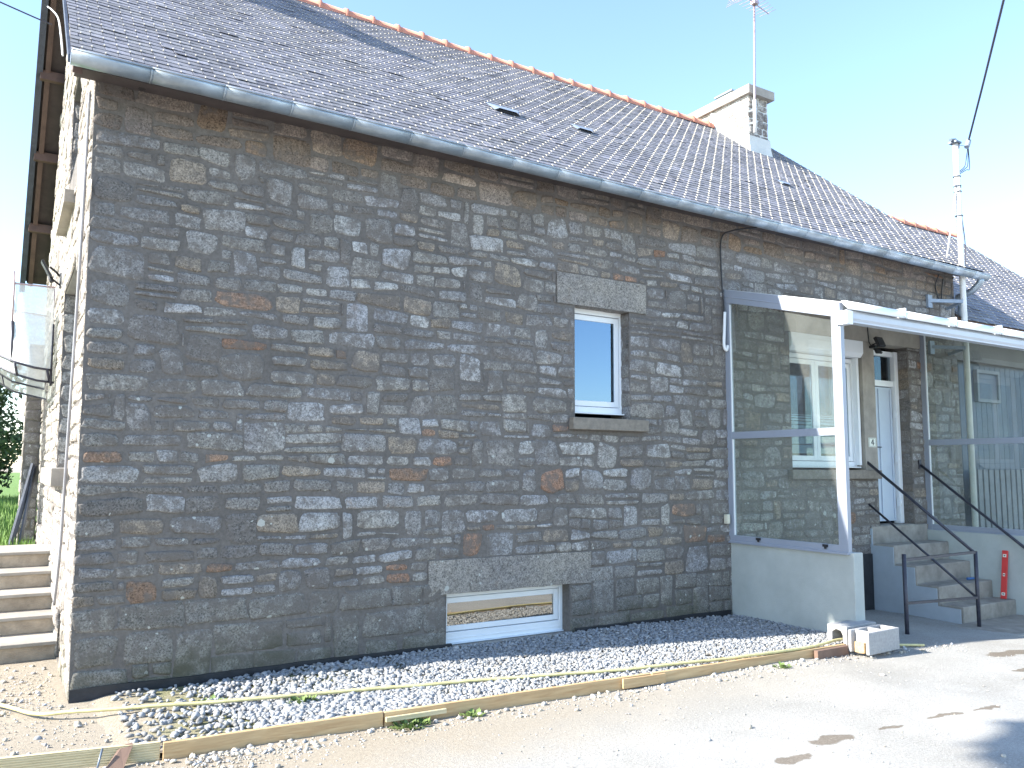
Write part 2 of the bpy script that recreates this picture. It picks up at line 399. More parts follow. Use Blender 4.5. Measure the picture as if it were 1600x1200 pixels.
# ================================================================ GROUND
rng = random.Random(7)
def sstep(a, b, x):
    t = max(0., min(1., (x-a)/(b-a))); return t*t*(3-2*t)
def gz(x, y):
    z = -.035*max(0, min(x, 14)-5.2)
    z += .45*sstep(3.0, 5.5, y)*(1-sstep(-.05, .05, x)) if x < .05 else .45*sstep(7.5, 9, y)
    return z
def axis(a, b, fine0, fine1, step, far):
    out = [fine0 + step*i for i in range(int((fine1-fine0)/step)+1)]
    x = fine0; s = step
    while x > a: s *= 1.45; x -= s; out.insert(0, max(a, x))
    x = out[-1]; s = step
    while x < b: s *= 1.45; x += s; out.append(min(b, x))
    return sorted(set(out))
xs = axis(-400, 400, -3.05, 13.05, .1, 0); ys = axis(-400, 600, -7.05, 4.05, .1, 0)
gv = []; 
for y in ys:
    for x in xs:
        z = gz(x, y)
        if -4 < x < 14 and -8 < y < 6: z += .012*noise.noise(Vector((x*1.1, y*1.1, 0))) + .004*noise.noise(Vector((x*6, y*6, 1)))
        gv.append((x, y, z))
nx = len(xs)
gf = [(j*nx+i, j*nx+i+1, (j+1)*nx+i+1, (j+1)*nx+i) for j in range(len(ys)-1) for i in range(nx-1)]
def ground_mat():
    m, t, p = newmat('pale_road_surface'); c = coords(t)
    f1 = noise_n(t, c, 60, 5, .75); f2 = noise_n(t, c, 1.1, 5, .65); f3 = noise_n(t, c, 260, 2, .6)
    col = ramp(t, f2, [(.35, (.335, .322, .295)), (.65, (.42, .41, .385))])
    col = mixc(t, col, ramp(t, f1, [(.3, g3(.72)), (.55, g3(1.0)), (.75, g3(1.22))]), 1, 'MULTIPLY')
    col = mixc(t, col, ramp(t, f3, [(.3, g3(.7)), (.5, g3(1)), (.7, g3(1.2))]), 1, 'MULTIPLY')
    s = sep(t, c)
    # sandy strip in front of the timber edging and left of the house
    sand = ramp(t, noise_n(t, c, 40, 6, .8), [(.3, (.25, .205, .15)), (.7, (.385, .335, .26))])
    edge = math_n(t, 'ADD', s[1], math_n(t, 'MULTIPLY', f2, 1.5))
    k1 = ramp(t, edge, [(0, g3(0)), (1, g3(0))])
    near = node(t, 'ShaderNodeMapRange'); near.inputs['From Min'].default_value = -1.95; near.inputs['From Max'].default_value = -1.2
    t.links.new(edge, near.inputs['Value'])
    lft = node(t, 'ShaderNodeMapRange'); lft.inputs['From Min'].default_value = 7; lft.inputs['From Max'].default_value = 1.5
    t.links.new(s[0], lft.inputs['Value'])
    col = mixc(t, col, sand, math_n(t, 'MULTIPLY', math_n(t, 'MULTIPLY', near.outputs[0], lft.outputs[0]), .9))
    # wet stains
    nz = node(t, 'ShaderNodeTexNoise'); nz.inputs['Scale'].default_value = 5; nz.inputs['Detail'].default_value = 4; t.links.new(c, nz.inputs['Vector'])
    dv = node(t, 'ShaderNodeVectorMath', operation='MULTIPLY_ADD'); t.links.new(nz.outputs['Color'], dv.inputs[0]); dv.inputs[1].default_value = (.22, .22, 0); t.links.new(c, dv.inputs[2])
    tot = None
    for (x, y, rx, ry) in [(3.36, -3.27, .13, .06), (3.85, -3.17, .16, .06), (4.34, -3.2, .09, .025), (4.9, -3.25, .15, .025), (5.3, -3.3, .14, .025), (6.9, -2.75, .16, .035), (7.6, -2.3, .35, .07)]:
        mp = node(t, 'ShaderNodeMapping', vector_type='POINT'); mp.inputs['Location'].default_value = (-(x+.11)/rx, -(y+.11)/ry, 0); mp.inputs['Scale'].default_value = (1/rx, 1/ry, 0)
        t.links.new(dv.outputs[0], mp.inputs[0])
        L = node(t, 'ShaderNodeVectorMath', operation='LENGTH'); t.links.new(mp.outputs[0], L.inputs[0])
        mr = node(t, 'ShaderNodeMapRange'); mr.inputs['From Min'].default_value = 1.12; mr.inputs['From Max'].default_value = .92; t.links.new(L.outputs['Value'], mr.inputs['Value'])
        tot = mr.outputs[0] if tot is None else math_n(t, 'MAXIMUM', tot, mr.outputs[0])
    col = mixc(t, col, (.52, .46, .40), tot, 'MULTIPLY')
    t.links.new(col, p.inputs['Base Color']); p.inputs['Roughness'].default_value = .95; p.inputs['Specular IOR Level'].default_value = .2
    bump(t, p, math_n(t, 'ADD', f1, math_n(t, 'MULTIPLY', f3, .5)), .55, .012)
    return m
M_GROUND = ground_mat()
gm = MB(); gm.v = gv; gm.f = gf; gm.m = [0]*len(gf); gm.t = [(.3, .3, .3)]*len(gf); gm.sm = [True]*len(gf)
struct(gm.build('ground', M_GROUND, fixn=False))
# lawn behind the house
def lawn_mat():
    m, t, p = newmat('lawn'); c = coords(t)
    col = ramp(t, noise_n(t, c, 12, 6, .75), [(.3, (.07, .13, .02)), (.7, (.17, .28, .05))])
    t.links.new(col, p.inputs['Base Color']); p.inputs['Roughness'].default_value = .9
    bump(t, p, noise_n(t, c, 50, 4, .7), .8, .03); return m
lm = MB()
lx = [-60, -20, -6, -3, -1.5, -.6, 0, 1, 6, 20, 60]; ly = [4.2, 5.5, 8, 12, 18, 30, 60, 150]
for i in range(len(lx)-1):
    for j in range(len(ly)-1):
        if lx[i] >= 0 and ly[j] < 8: continue
        P = [(lx[i], ly[j]), (lx[i+1], ly[j]), (lx[i+1], ly[j+1]), (lx[i], ly[j+1])]
        lm.add([(x, y, .5 if y > 4.3 else .3) for x, y in P], [(0, 1, 2, 3)])
struct(lm.build('lawn', lawn_mat(), fixn=False))
M_GRASS = plain('grass_blade', (.13, .22, .04), .7, 0, .4, 3)
gb = MB(); r2 = random.Random(3)
for i in range(9000):
    y = 4.6 + 19*r2.random()**1.6; x = -1.6 + 2.4*r2.random()
    if x > -.05 and y < 8: continue
    hgt = r2.uniform(.05, .13)*(1 + y*.05) ; a = r2.random()*pi; w = .008 + y*.0009
    dx, dy = cos(a)*w, sin(a)*w; lx_, ly_ = r2.uniform(-.04, .04), r2.uniform(-.04, .04)
    gb.add([(x-dx, y-dy, .49), (x+dx, y+dy, .49), (x+lx_, y+ly_, .5+hgt)], [(0, 1, 2)])
struct(gb.build('grass', M_GRASS, fixn=False), 'stuff')

# ================================================================ HOUSE
house = thing('stone_house', 'long granite rubble house with a slate roof and red ridge tiles', 'house')
mapF = lambda u, v, d: shear((u, -d, v))
mapG = lambda u, v, d: shear((-d, u, v))
RID_Y, RID_Z, SL = 3.6, 7.70, .83
def roofz(y): return 4.42 + SL*(y+.35) if y <= RID_Y else RID_Z - SL*(y-RID_Y)
H_CELLAR = (2.88, 4.20, .0, .512); H_WIN = (4.27, 4.97, 2.09, 3.227)
H_RWIN = (7.44, 8.83, 1.59, 3.258); H_DOOR = (9.07, 9.82, .86, 3.258)
holesF = [H_CELLAR, H_WIN, H_RWIN, H_DOOR]
wall = MB()
grid_wall(wall, [0, .5, 1, 1.5, 11.02], [-.4, 4.52], holesF, mapF, .32, 0)
lint1 = (4.05, 5.19, 3.22, 3.53); lint2 = (2.70, 4.45, .505, .80); sill1 = (4.20, 5.16, 1.98, 2.10); rsill = (7.36, 9.06, 1.49, 1.60)
beam = (7.36, 10.12, 3.25, 3.66); pier = (8.823, 9.075, 1.602, 3.25)
skipF = [H_WIN, (7.44, 8.83, 1.60, 3.25), H_DOOR, lint1, sill1, rsill, beam, pier]
rw = random.Random(11)
# big squared blocks low on the wall, rubble above
masonry(wall, (0, 2.88, .0, .62), [], mapF, rw, .15, .24, (1.2, 2.6), (.005, .009), (.006, .014), (7, 12), tint_low, .012, split=.05, tall=.2)
masonry(wall, (4.20, 6.36, .0, .505), [], mapF, rw, .15, .24, (1.2, 2.6), (.005, .009), (.006, .014), (7, 12), tint_low, .012, split=.05, tall=.2)
masonry(wall, (6.36, 8.9, -.1, .505), [], mapF, rw, .12, .2, (1.2, 2.6), (.005, .009), (.006, .014), (5, 9), tint_wall, .012)
masonry(wall, (0, 2.70, .62, .80), [], mapF, rw, .09, .12, (1.5, 3.2), tintf=tint_wall)
masonry(wall, (2.70, 2.88, .0, .505), [], mapF, rw, .16, .22, (1, 1.3), (.005, .009), (.006, .012), (7, 12), lambda u, v, r: (.24, .23, .21), .01, split=0, tall=0)
masonry(wall, (4.45, 11.02, .505, .80), [H_DOOR, (8.9, 10.0, 0, .9)], mapF, rw, .1, .16, (1.3, 3), tintf=tint_wall)
masonry(wall, (0, 11.02, .80, 4.44), skipF, mapF, rw, .075, .148, (1.5, 3.5), tintf=tint_wall, split=.18, tall=.02, jitter=.035)
# reveals of the two facade openings and the door jamb get stone faces of their own
def reveal(x, y0, y1, z0, z1, sgn, seed):
    mp = lambda u, v, d: (x + sgn*(-d), u, v)
    masonry(wall, (y0, y1, z0, z1), [], lambda u, v, d: (x - d, u, v), random.Random(seed), .1, .17, (1, 1.6), (.004, .008), (.003, .008), (4, 8), tint_wall, .01, split=0, tall=0)
reveal(4.97, .0, .16, 2.1, 3.22, 1, 5); reveal(9.82, .0, .17, .9, 3.22, 1, 6)
# gable end
YB = 7.25
holesG = [(1.45, 2.68, 4.06, 5.3), (.92, 2.72, 1.58, 3.32), (1.0, 1.46, .02, .42), (5.2, 6.75, .8, 3.0)]
grid_wall(wall, [0, YB], [-.3, 4.42], holesG[1:], mapG, .3, 0)
tri = [(0, 4.42), (1.45, 4.42), (1.45, 5.3), (2.68, 5.3), (2.68, 4.42), (YB, 4.42), (YB, roofz(YB)-.12), (RID_Y, RID_Z-.12), (0, roofz(0)-.12)]
def gq(P): wall.add([mapG(u, v, 0) for u, v in P], [tuple(range(len(P)))], 0)
gtop = lambda y: roofz(y) - .12
wall.f = wall.f; 
gq([(0, 4.42), (1.45, 4.42), (1.45, gtop(1.45)), (0, gtop(0))]); gq([(1.45, 5.3), (2.68, 5.3), (2.68, gtop(2.68)), (1.45, gtop(1.45))])
gq([(2.68, 4.42), (RID_Y, 4.42), (RID_Y, gtop(RID_Y)), (2.68, gtop(2.68))]); gq([(RID_Y, 4.42), (YB, 4.42), (YB, gtop(YB)), (RID_Y, gtop(RID_Y))])
def gstone_in(u, v, w): return v < min(gtop(max(0, u-w)), gtop(min(YB, u+w))) - .08
rg = random.Random(23)
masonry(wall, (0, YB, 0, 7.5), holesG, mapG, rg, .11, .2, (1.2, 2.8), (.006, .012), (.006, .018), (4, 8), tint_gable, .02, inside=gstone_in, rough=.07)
for h in holesG:     # far jambs, seen past the near edge
    mpj = lambda u, v, d, yy=h[1]: (u, yy - d, v)
    masonry(wall, (.0, .3, h[2], h[3]), [], lambda u, v, d, yy=h[1]: shear((u, yy-d, v)), random.Random(int(h[1]*100)), .13, .22, (1, 1.6), (.005, .009), (.004, .01), (4, 8), lambda u, v, r: tint_k(r, .8, 1.1, (.36, .34, .31)), .01, split=0, tall=0)
# back wall, right gable, inner masses
wall.add([(0, YB, -.3), (11.02, YB, -.3), (11.02, YB, gtop(YB)), (0, YB, gtop(YB))], [(0, 1, 2, 3)])
wall.add([(11.02, 0, -.4), (11.02, YB, -.3), (11.02, YB, gtop(YB)), (11.02, RID_Y, RID_Z-.12), (11.02, 0, 4.52)], [(0, 1, 2, 3, 4)])
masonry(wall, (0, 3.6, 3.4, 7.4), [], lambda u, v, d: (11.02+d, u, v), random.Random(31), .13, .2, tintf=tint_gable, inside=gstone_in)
# upstairs window reveal on gable
a, b, c, d = holesG[0]
P = [(a, c), (b, c), (b, d), (a, d)]
for i in range(4):
    p, q = P[i], P[(i+1) % 4]
    wall.add([mapG(*p, 0), mapG(*q, 0), mapG(*q, -.3), mapG(*p, -.3)], [(0, 1, 2, 3)], 0)
gq([(1.45, 4.06), (2.68, 4.06), (2.68, 4.06), (1.45, 4.06)]) if False else None
walls = wall.build('wall', [M_MORTAR, M_STONE], house, fixn=False)
# fix: the flat gable panel runs across the lower part of the upstairs opening; build it with that gap
# dark rooms behind the openings
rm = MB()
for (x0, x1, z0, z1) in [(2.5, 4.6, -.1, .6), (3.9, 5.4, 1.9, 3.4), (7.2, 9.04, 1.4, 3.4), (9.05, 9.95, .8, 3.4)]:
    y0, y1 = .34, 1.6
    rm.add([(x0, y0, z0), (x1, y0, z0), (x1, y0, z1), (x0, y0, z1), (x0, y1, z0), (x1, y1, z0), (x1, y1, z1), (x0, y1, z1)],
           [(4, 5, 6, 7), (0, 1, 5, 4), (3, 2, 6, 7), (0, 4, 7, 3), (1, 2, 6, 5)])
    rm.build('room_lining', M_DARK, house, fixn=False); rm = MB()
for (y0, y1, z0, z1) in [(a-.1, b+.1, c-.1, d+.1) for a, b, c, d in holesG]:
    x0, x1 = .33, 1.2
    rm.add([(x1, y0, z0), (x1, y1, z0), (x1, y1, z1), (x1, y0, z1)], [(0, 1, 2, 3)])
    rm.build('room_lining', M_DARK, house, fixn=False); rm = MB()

# ---- roof
th = atan(SL); NRM = Vector((0, -sin(th), cos(th))); DS = Vector((0, cos(th), sin(th)))
def slate_roof(mb, x0, x1, eave, dirv, nrm, length, sw, ex, seed, xl=None, skip=None, hook=.007):
    """eave: point on the eave; dirv up the slope; slates as thin tilted boxes laid in courses"""
    rs = random.Random(seed); X = Vector((1, 0, 0)); n = int(length/ex)
    for r in range(n+1):
        t0 = r*ex; L = min(ex*1.9, length - t0 + .04)
        if L < .05: continue
        off = sw/2 if r % 2 else 0
        x = x0 - off
        hgt = 1.0
        while x < x1:
            a = max(x, x0 + (xl(t0) if xl else 0)); b = min(x+sw, x1)
            if b - a > .02:
                cpt = Vector(eave) + dirv*t0
                if not (skip and skip((a+b)/2, t0)):
                    g = rs.uniform(.0012, .003); k = rs.uniform(.8, 1.15)
                    if rs.random() < .05: k *= rs.uniform(.65, .85)
                    if rs.random() < .05: k *= 1.25
                    tint = (.20*k, .198*k, .217*k*rs.uniform(.96, 1.05))
                    lift = .011 + rs.uniform(0, .003) + (.005 if rs.random() < .03 else 0); slip = rs.uniform(-.003, .003)
                    ex0 = Vector(((a+g), cpt.y, cpt.z)) + dirv*slip; ex1 = Vector(((b-g), cpt.y, cpt.z)) + dirv*slip
                    th_ = .005; tw = rs.uniform(-.0015, .0015)
                    lo0 = ex0 + nrm*(lift+tw); lo1 = ex1 + nrm*(lift-tw); hi0 = ex0 + dirv*L + nrm*.001; hi1 = ex1 + dirv*L + nrm*.001
                    vs = [lo0, lo1, hi1, hi0] + [p - nrm*th_ for p in (lo0, lo1, hi1, hi0)]
                    mb.add(vs, [(0, 1, 2, 3), (4, 7, 6, 5), (0, 4, 5, 1), (0, 3, 7, 4), (1, 5, 6, 2)], 0, tint)
                    if b - a > sw*.8:
                        hc = (lo0+lo1)/2 + dirv*.004 + X*rs.uniform(-.004, .004)
                        mb.obox(hc + nrm*.003, X*hook*.5, dirv*.013, nrm*.003, 1)
            x += sw
def vx(t):  # the left verge runs slightly out of square
    return .03 - .10*max(0, t-1)/4
roof = MB()
ev = Vector((0, -.35, 4.40))
LEN = (RID_Y+.35)/cos(th)
CH_R = (9.95, 10.42, 2.75, 4.35); CH_L = (-.02, .50, 2.95, 4.3)
def skip_ch(x, t):
    y = -.35 + t*cos(th)
    return any(c[0]+.08 < x < c[1]-.08 and y > c[2]+.02 for c in (CH_R,))
slate_roof(roof, -.27, 11.27, ev, DS, NRM, LEN, .17, .1, 5, xl=vx, skip=skip_ch)
# under-sheathing slab and rear slope
def slab(mb, x0, x1, ya, za, yb, zb, thk, mi):
    mb.add([(x0, ya, za), (x1, ya, za), (x1, yb, zb), (x0, yb, zb), (x0, ya, za-thk), (x1, ya, za-thk), (x1, yb, zb-thk), (x0, yb, zb-thk)],
           [(0, 1, 2, 3), (4, 7, 6, 5), (0, 4, 5, 1), (2, 6, 7, 3), (0, 3, 7, 4), (1, 5, 6, 2)], mi)
slab(roof, -.225, 11.25, -.34, 4.40-.005, RID_Y, RID_Z-.03, .05, 2)
slab(roof, -.33, 11.25, RID_Y, RID_Z-.03, YB+.35, roofz(YB+.35), .05, 2)
slab(roof, -.37, 11.27, RID_Y, RID_Z+.005, YB+.37, roofz(YB+.37)+.03, .03, 3)
M_SLATEP = plain('slate_plain', (.11, .115, .135), .5, 0, .2, 9)
ro = roof.build('roof', [M_SLATE, M_HOOK, M_SOFFIT, M_SLATEP], house, fixn=False)
# barge boards, soffit timbers
bb = MB()
for xo, w in ((-.285, .03),):
    for (ya, za, yb, zb) in ((-.36, 4.40, RID_Y, RID_Z-.02), (RID_Y, RID_Z-.02, YB+.37, roofz(YB+.37))):
        dz = .17
        if ya < 3: xo, x2, w, dz = -.255, -.31, .02, .06
        else: xo, x2, w = -.40, -.415, .07
        bb.add([(xo, ya, za), (xo+w, ya, za), (xo+w, ya, za-dz), (xo, ya, za-dz), (x2, yb, zb), (x2+w, yb, zb), (x2+w, yb, zb-dz), (x2, yb, zb-dz)],
               [(0, 1, 2, 3), (4, 7, 6, 5), (0, 4, 5, 1), (1, 5, 6, 2), (2, 6, 7, 3), (3, 7, 4, 0)])
bb.build('barge_board', M_DARKW, ro, fixn=True)
rf = MB()
for y in (.1, 1.3, 2.5, 4.0, 4.9, 5.8, 6.7):
    z = roofz(y) - .13
    rf.box(-.21 if y < 3 else -.36, .1, y-.04, y+.04, z-.10, z+.02)
for k, (ya, yb) in enumerate(((-.3, RID_Y), (RID_Y, YB+.3))):
    xq = -.19 if k == 0 else -.28
    rf.bar((xq, ya, roofz(ya)-.12), (xq, yb, roofz(yb)-.12), .06, .08)
rf.build('soffit_timber', M_SOFT2, ro, .004)
# fascia board under the gutter
fb = MB(); fb.box(-.2, 11.2, -.30, -.28, 4.345, 4.385); fb.box(-.2, 11.15, -.27, .0, 4.405, 4.42)
fb.build('fascia', M_SOFFIT, ro)
# ridge tiles
def ridge_tile(L=.425, r=.105):
    mb = MB(); n = 10; vs = []; fs = []
    prof = [(0, r), (L-.05, r*.93), (L-.05, r*1.16), (L-.005, r*1.2), (L, r*1.1)]
    for px, pr in prof:
        for k in range(n+1):
            an = radians(-18) + radians(216)*k/n
            vs.append((px, cos(an)*pr, sin(an)*pr*.95))
    for i in range(len(prof)-1):
        for k in range(n): fs.append((i*(n+1)+k, i*(n+1)+k+1, (i+1)*(n+1)+k+1, (i+1)*(n+1)+k))
    mb.add(vs, fs, 0, smooth=True)
    return mb
rt_me = ridge_tile().build('ridge_tile', M_TERRA, ro)
x = -.28; first = True; rr = random.Random(2)
while x < 9.85:
    if first: o = rt_me; first = False
    else: o = rt_me.copy(); COL.objects.link(o)
    sag = -.035*sin(pi*min(1, max(0, x/10)))
    o.location = (x, RID_Y, RID_Z-.035+sag+rr.uniform(-.004, .004)); o.rotation_euler = (0, rr.uniform(-.008, .008), rr.uniform(-.01, .01)); x += .372
# roof vents (slipped lead hoods)
for (vxp, vy, s) in ((4.08, 1.0, .8), (5.25, 1.12, .6), (8.95, 1.2, .5)):
    mb = MB(); c = Vector((vxp, vy, roofz(vy)-.02)) + NRM*.02; X = Vector((1, 0, 0)); w = .21*s
    A = [c - X*w, c + X*w*1.0, c + DS*.22*s + X*w*1.3, c + DS*.22*s - X*w*1.3]
    top = [c - X*w*.7 + NRM*.042*s, c + X*w*.7 + NRM*.042*s]
    mb.add([A[0]+NRM*.004, top[0], top[1], A[1]+NRM*.004, A[2]+NRM*.02, A[3]+NRM*.02], [(0, 1, 5), (1, 2, 4, 5), (2, 3, 4)], 0)
    mb.add([A[0]+NRM*.002, A[1]+NRM*.002, top[1]-NRM*.006+DS*.03, top[0]-NRM*.006+DS*.03], [(0, 1, 2, 3)], 1)
    mb.build('roof_vent', [M_LEAD, M_DARK], ro)
# chimneys
def chimney(c, ztop, parent, seed, pot=True):
    x0, x1, y0, y1 = c
    zb = roofz(min(y0, 7.2-y1)) - .5
    mb = MB(); mb.box(x0, x1, y0, y1, zb, ztop, 0)
    r_ = random.Random(seed); tf = lambda u, v, r: tint_k(r, .85, 1.1, (.40, .38, .35))
    kw = dict(hmin=.1, hmax=.17, ratio=(1, 2.2), tintf=tf, relief=(.006, .018), jitter=.01, split=.05, tall=.05)
    masonry(mb, (y0, y1, zb+.3, ztop), [], lambda u, v, d: (x0-d*.6, u, v), r_, **{**kw, 'tintf': lambda u, v, r: tint_k(r, .92, 1.08, (.55, .54, .5))})  # sunlit side: the sun's brightness is painted into paler stone tints
    masonry(mb, (x0, x1, zb, ztop), [], lambda u, v, d: (u, y0-d, v), r_, **{**kw, 'gap': (.001, .004)})
    masonry(mb, (y0, y1, zb, ztop), [], lambda u, v, d: (x1+d, u, v), r_, **kw)
    mb.box(x0-.07, x1+.09, y0-.09, y1+.08, ztop, ztop+.15, 2)
    ch = mb.build('chimney', [M_CREAMR, M_STONE, M_CONC], parent, fixn=False)
    # white-washed flared skirt where it meets the slates
    fl = MB(); za = roofz(y0) - .03
    def ring(o, z): return (x0-o, y0-o, z), (x1+o, y0-o, z)
    prof = [(.07, -.1), (.035, .1), (.028, .27)]
    for i in range(2):
        (o0, h0), (o1, h1) = prof[i], prof[i+1]
        h0 = h0 + (.06 if i else 0)
        q0 = [(x0-.024, y0-o0, za+h0-.06), (x1+o0, y0-o0, za+h0-.06), (x1+o1, y0-o1, za+h1), (x0-.024, y0-o1, za+h1)]
        fl.add(q0, [(0, 1, 2, 3)])
        # sides follow the slope
        yr = min(RID_Y, y1)
        fl.add([(x0-.024, y0-o0, za+h0-.06), (x0-.024, yr, roofz(yr)+h0-.06), (x0-.024, yr, roofz(yr)+h1), (x0-.024, y0-o1, za+h1)], [(0, 1, 2, 3)])
        fl.add([(x1+o0, y0-o0, za+h0-.06), (x1+o0, yr, roofz(yr)+h0-.06), (x1+o1, yr, roofz(yr)+h1), (x1+o1, y0-o1, za+h1)], [(0, 1, 2, 3)])
    fl.build('flashing', M_CREAMR, ch)
    if pot:
        pb = MB(); px, py = (x0+x1)/2, y0+.62
        pb.box(px-.13, px+.13, py-.16, py+.2, ztop+.15, ztop+.28); pb.box(px-.16, px+.16, py-.19, py+.23, ztop+.28, ztop+.31, 1)
        pb.build('chimney_pot', [M_RENDER, M_LEAD], ch, .006)
    return ch
chimney(CH_R, 7.95, ro, 41); chimney(CH_L, 8.5, ro, 42)
# gutter: hanging half-round zinc with overlapping joints
gut = MB()
def half(mb, x0, x1, r, yc, zf, mi=0, full=False, lip=True, ry=.78):
    n = 10; vs = []; fs = []
    for i, x in enumerate((x0, x1)):
        for k in range(n+1):
            an = pi + pi*k/n
            vs.append((x, yc + ry*r*cos(an), zf(x) + r*sin(an)))
    for k in range(n): fs.append((k, k+1, n+2+k, n+1+k))
    mb.add(vs, fs, mi, smooth=True)
    if lip:
        mb.tube([(x0, yc - ry*r, zf(x0)), (x1, yc - ry*r, zf(x1))], .007, 8, mi, cap=True)
gzf = lambda x: 4.388 - .0055*x + .004*sin(x*1.1)
xx = -.24
gr = random.Random(9)
while xx < 11.1:
    nx_ = min(xx + .5, 11.12)
    half(gut, xx, nx_, .076, -.40, gzf, ry=1.0); half(gut, nx_-.007, nx_+.007, .0772, -.40, lambda x: gzf(x), 0, lip=False, ry=1.0)
    xx = nx_
gut.add([(-.24, -.40 + .076*cos(pi+pi*k/10), gzf(-.24)+.076*sin(pi+pi*k/10)) for k in range(11)], [tuple(range(11))])
gut.add([(11.12, -.40 + .076*cos(pi+pi*k/10), gzf(11.1)+.076*sin(pi+pi*k/10)) for k in range(11)], [tuple(range(11))])
go = gut.build('gutter', [M_ZINC, M_ZINCD], house, fixn=False)
sm_ = go.modifiers.new('thick', 'SOLIDIFY'); sm_.thickness = .002
dp = MB()
dp.tube([(11.0, -.40, 4.28), (11.0, -.40, 4.24), (10.99, -.37, 4.19), (10.97, -.30, 4.12), (10.96, -.2, 4.08), (10.97, -.09, 4.06), (11.06, -.05, 4.04), (11.12, -.04, 3.95), (11.13, -.03, 3.7)], .045, 12)
dp.build('downpipe', M_ZINC, house)
# dressed stones
def dressed(name, b, y0, y1, mat, bev=.008, warp=True, parent=house):
    mb = MB(); u0, u1, v0, v1 = b; mb.box(u0, u1, y0, y1, v0, v1)
    return mb.build(name, mat, parent, bev)
def rough_block(name, u0, u1, v0, v1, y0, y1, mat, seed, parent=house, amp=.006):
    mb = MB(); n, m_ = max(4, int((u1-u0)/.05)), max(3, int((v1-v0)/.05)); vs = []; fs = []
    for j in range(m_+1):
        for i in range(n+1):
            u = u0 + (u1-u0)*i/n; v = v0 + (v1-v0)*j/m_
            e = min(i, n-i, j, m_-j); d = (.0 if e else -.006) + amp*noise.noise(Vector((u*9, v*9, seed)))
            if e == 0: u += amp*.8*noise.noise(Vector((u*7, v*7, seed+5))); v += amp*.8*noise.noise(Vector((u*7, v*7, seed+9)))
            vs.append((u, y0 - d, v))
    fs += [(j*(n+1)+i, j*(n+1)+i+1, (j+1)*(n+1)+i+1, (j+1)*(n+1)+i) for j in range(m_) for i in range(n)]
    N = len(vs); edge = [i for i in range(n+1)] + [(j+1)*(n+1)-1 for j in range(1, m_+1)] + [m_*(n+1)+i for i in range(n-1, -1, -1)] + [j*(n+1) for j in range(m_-1, 0, -1)]
    for e in edge: vs.append((vs[e][0], y1, vs[e][2]))
    K = len(edge)
    for i in range(K): fs.append((edge[i], N+i, N+(i+1) % K, edge[(i+1) % K]))
    fs.append(tuple(range(N, N+K)))
    mb.add(vs, fs, 0, smooth=False)
    return mb.build(name, mat, parent)
rough_block('lintel', lint1[0], lint1[1], lint1[2], lint1[3], -.022, .16, M_LINTEL, 3)
rough_block('lintel', lint2[0], lint2[1], lint2[2], lint2[3], -.02, .16, M_LINTEL, 8, amp=.009)
rough_block('lintel', beam[0], beam[1], beam[2], beam[3], -.02, .2, M_CONC, 14, amp=.003)
rough_block('pier', pier[0], pier[1], pier[2]+.0, pier[3]-.003, -.012, .3, M_CONC, 17, amp=.003)
dressed('sill', (sill1[0], sill1[1], sill1[2], sill1[3]), -.075, .16, M_SILL)
dressed('sill', rsill, -.07, .14, M_SILL)
gs = MB(); gs.box(-.15, .1, 1.62, 2.9, 3.94, 4.06); o_ = gs.build('sill', M_CONC, house, .006)
gs = MB(); gs.box(-.15, .2, .86, 2.85, 1.44, 1.585); gs.build('sill', M_CONC, house, .006)
gl_ = MB(); gl_.box(-.035, .25, .8, 2.85, 3.315, 3.58); gl_.build('lintel', M_CONC, house, .006)
gl_ = MB(); gl_.box(-.05, .25, 1.35, 2.8, 5.302, 5.52); gl_.build('lintel', M_CONC, house, .006)
# windows --------------------------------------------------------
def window(x0, x1, z0, z1, y, fw_=.06, mull=0, bottom=.0, name='window', glass=None, tilt=0):
    fr = MB(); b = bottom or fw_
    def frame(fr, x0, x1, z0, z1, ya, yb, w, wb):
        fr.box(x0, x0+w, ya, yb, z0, z1); fr.box(x1-w, x1, ya, yb, z0, z1)
        fr.box(x0+w, x1-w, ya, yb, z1-w, z1); fr.box(x0+w, x1-w, ya, yb, z0, z0+wb)
    frame(fr, x0, x1, z0, z1, y, y+.06, fw_*.75, b)
    ro_ = fr.build(name, M_WHITE, house, .004)
    edges = [x0+fw_*.75+.004] + ([(x0+x1)/2 + mull] if mull is not None and mull != 0 else []) + [x1-fw_*.75-.004]
    for i in range(len(edges)-1):
        s_ = MB(); a, c = edges[i]+.002, edges[i+1]-.002
        frame(s_, a, c, z0+b+.006, z1-fw_*.75-.006, y+.014, y+.05, fw_*.8, fw_*.8)
        s_.build('sash', M_WHITE, ro_, .004)
        p = MB(); za_, zb2 = z0+b+fw_*.7, z1-fw_*1.45; p.poly_prism([(a+fw_*.7, y+.024, za_), (a+fw_*.7, y+.024+tilt, zb2), (a+fw_*.7, y+.03+tilt, zb2), (a+fw_*.7, y+.03, za_)], (c-a-fw_*1.4, 0, 0)); p.build('pane', glass or M_PANE, ro_)
    return ro_
w1 = window(4.24, 5.0, 2.165, 3.225, .13, .07, 0, .06)
fs_ = MB(); fs_.box(4.28, 4.985, .085, .16, 2.15, 2.163); fs_.build('frame_sill', M_WHITE, w1, .002)
w2 = window(2.86, 4.21, .05, .5, .12, .06, 0, .1, tilt=.007, glass=M_PANE_LOW)
fs_ = MB(); fs_.box(2.89, 4.195, .09, .13, .05, .062); fs_.box(2.89, 4.19, .112, .119, .092, .10); fs_.build('frame_sill', M_WHITE, w2, .002)
cs_ = MB(); cs_.box(2.88, 4.2, -.0, .3, -.1, .045); cs_.build('sill', M_CONC, house, .004)
w3 = window(7.46, 8.8, 1.645, 3.02, .1, .075, -.08, .06, glass=M_PANE_IN)
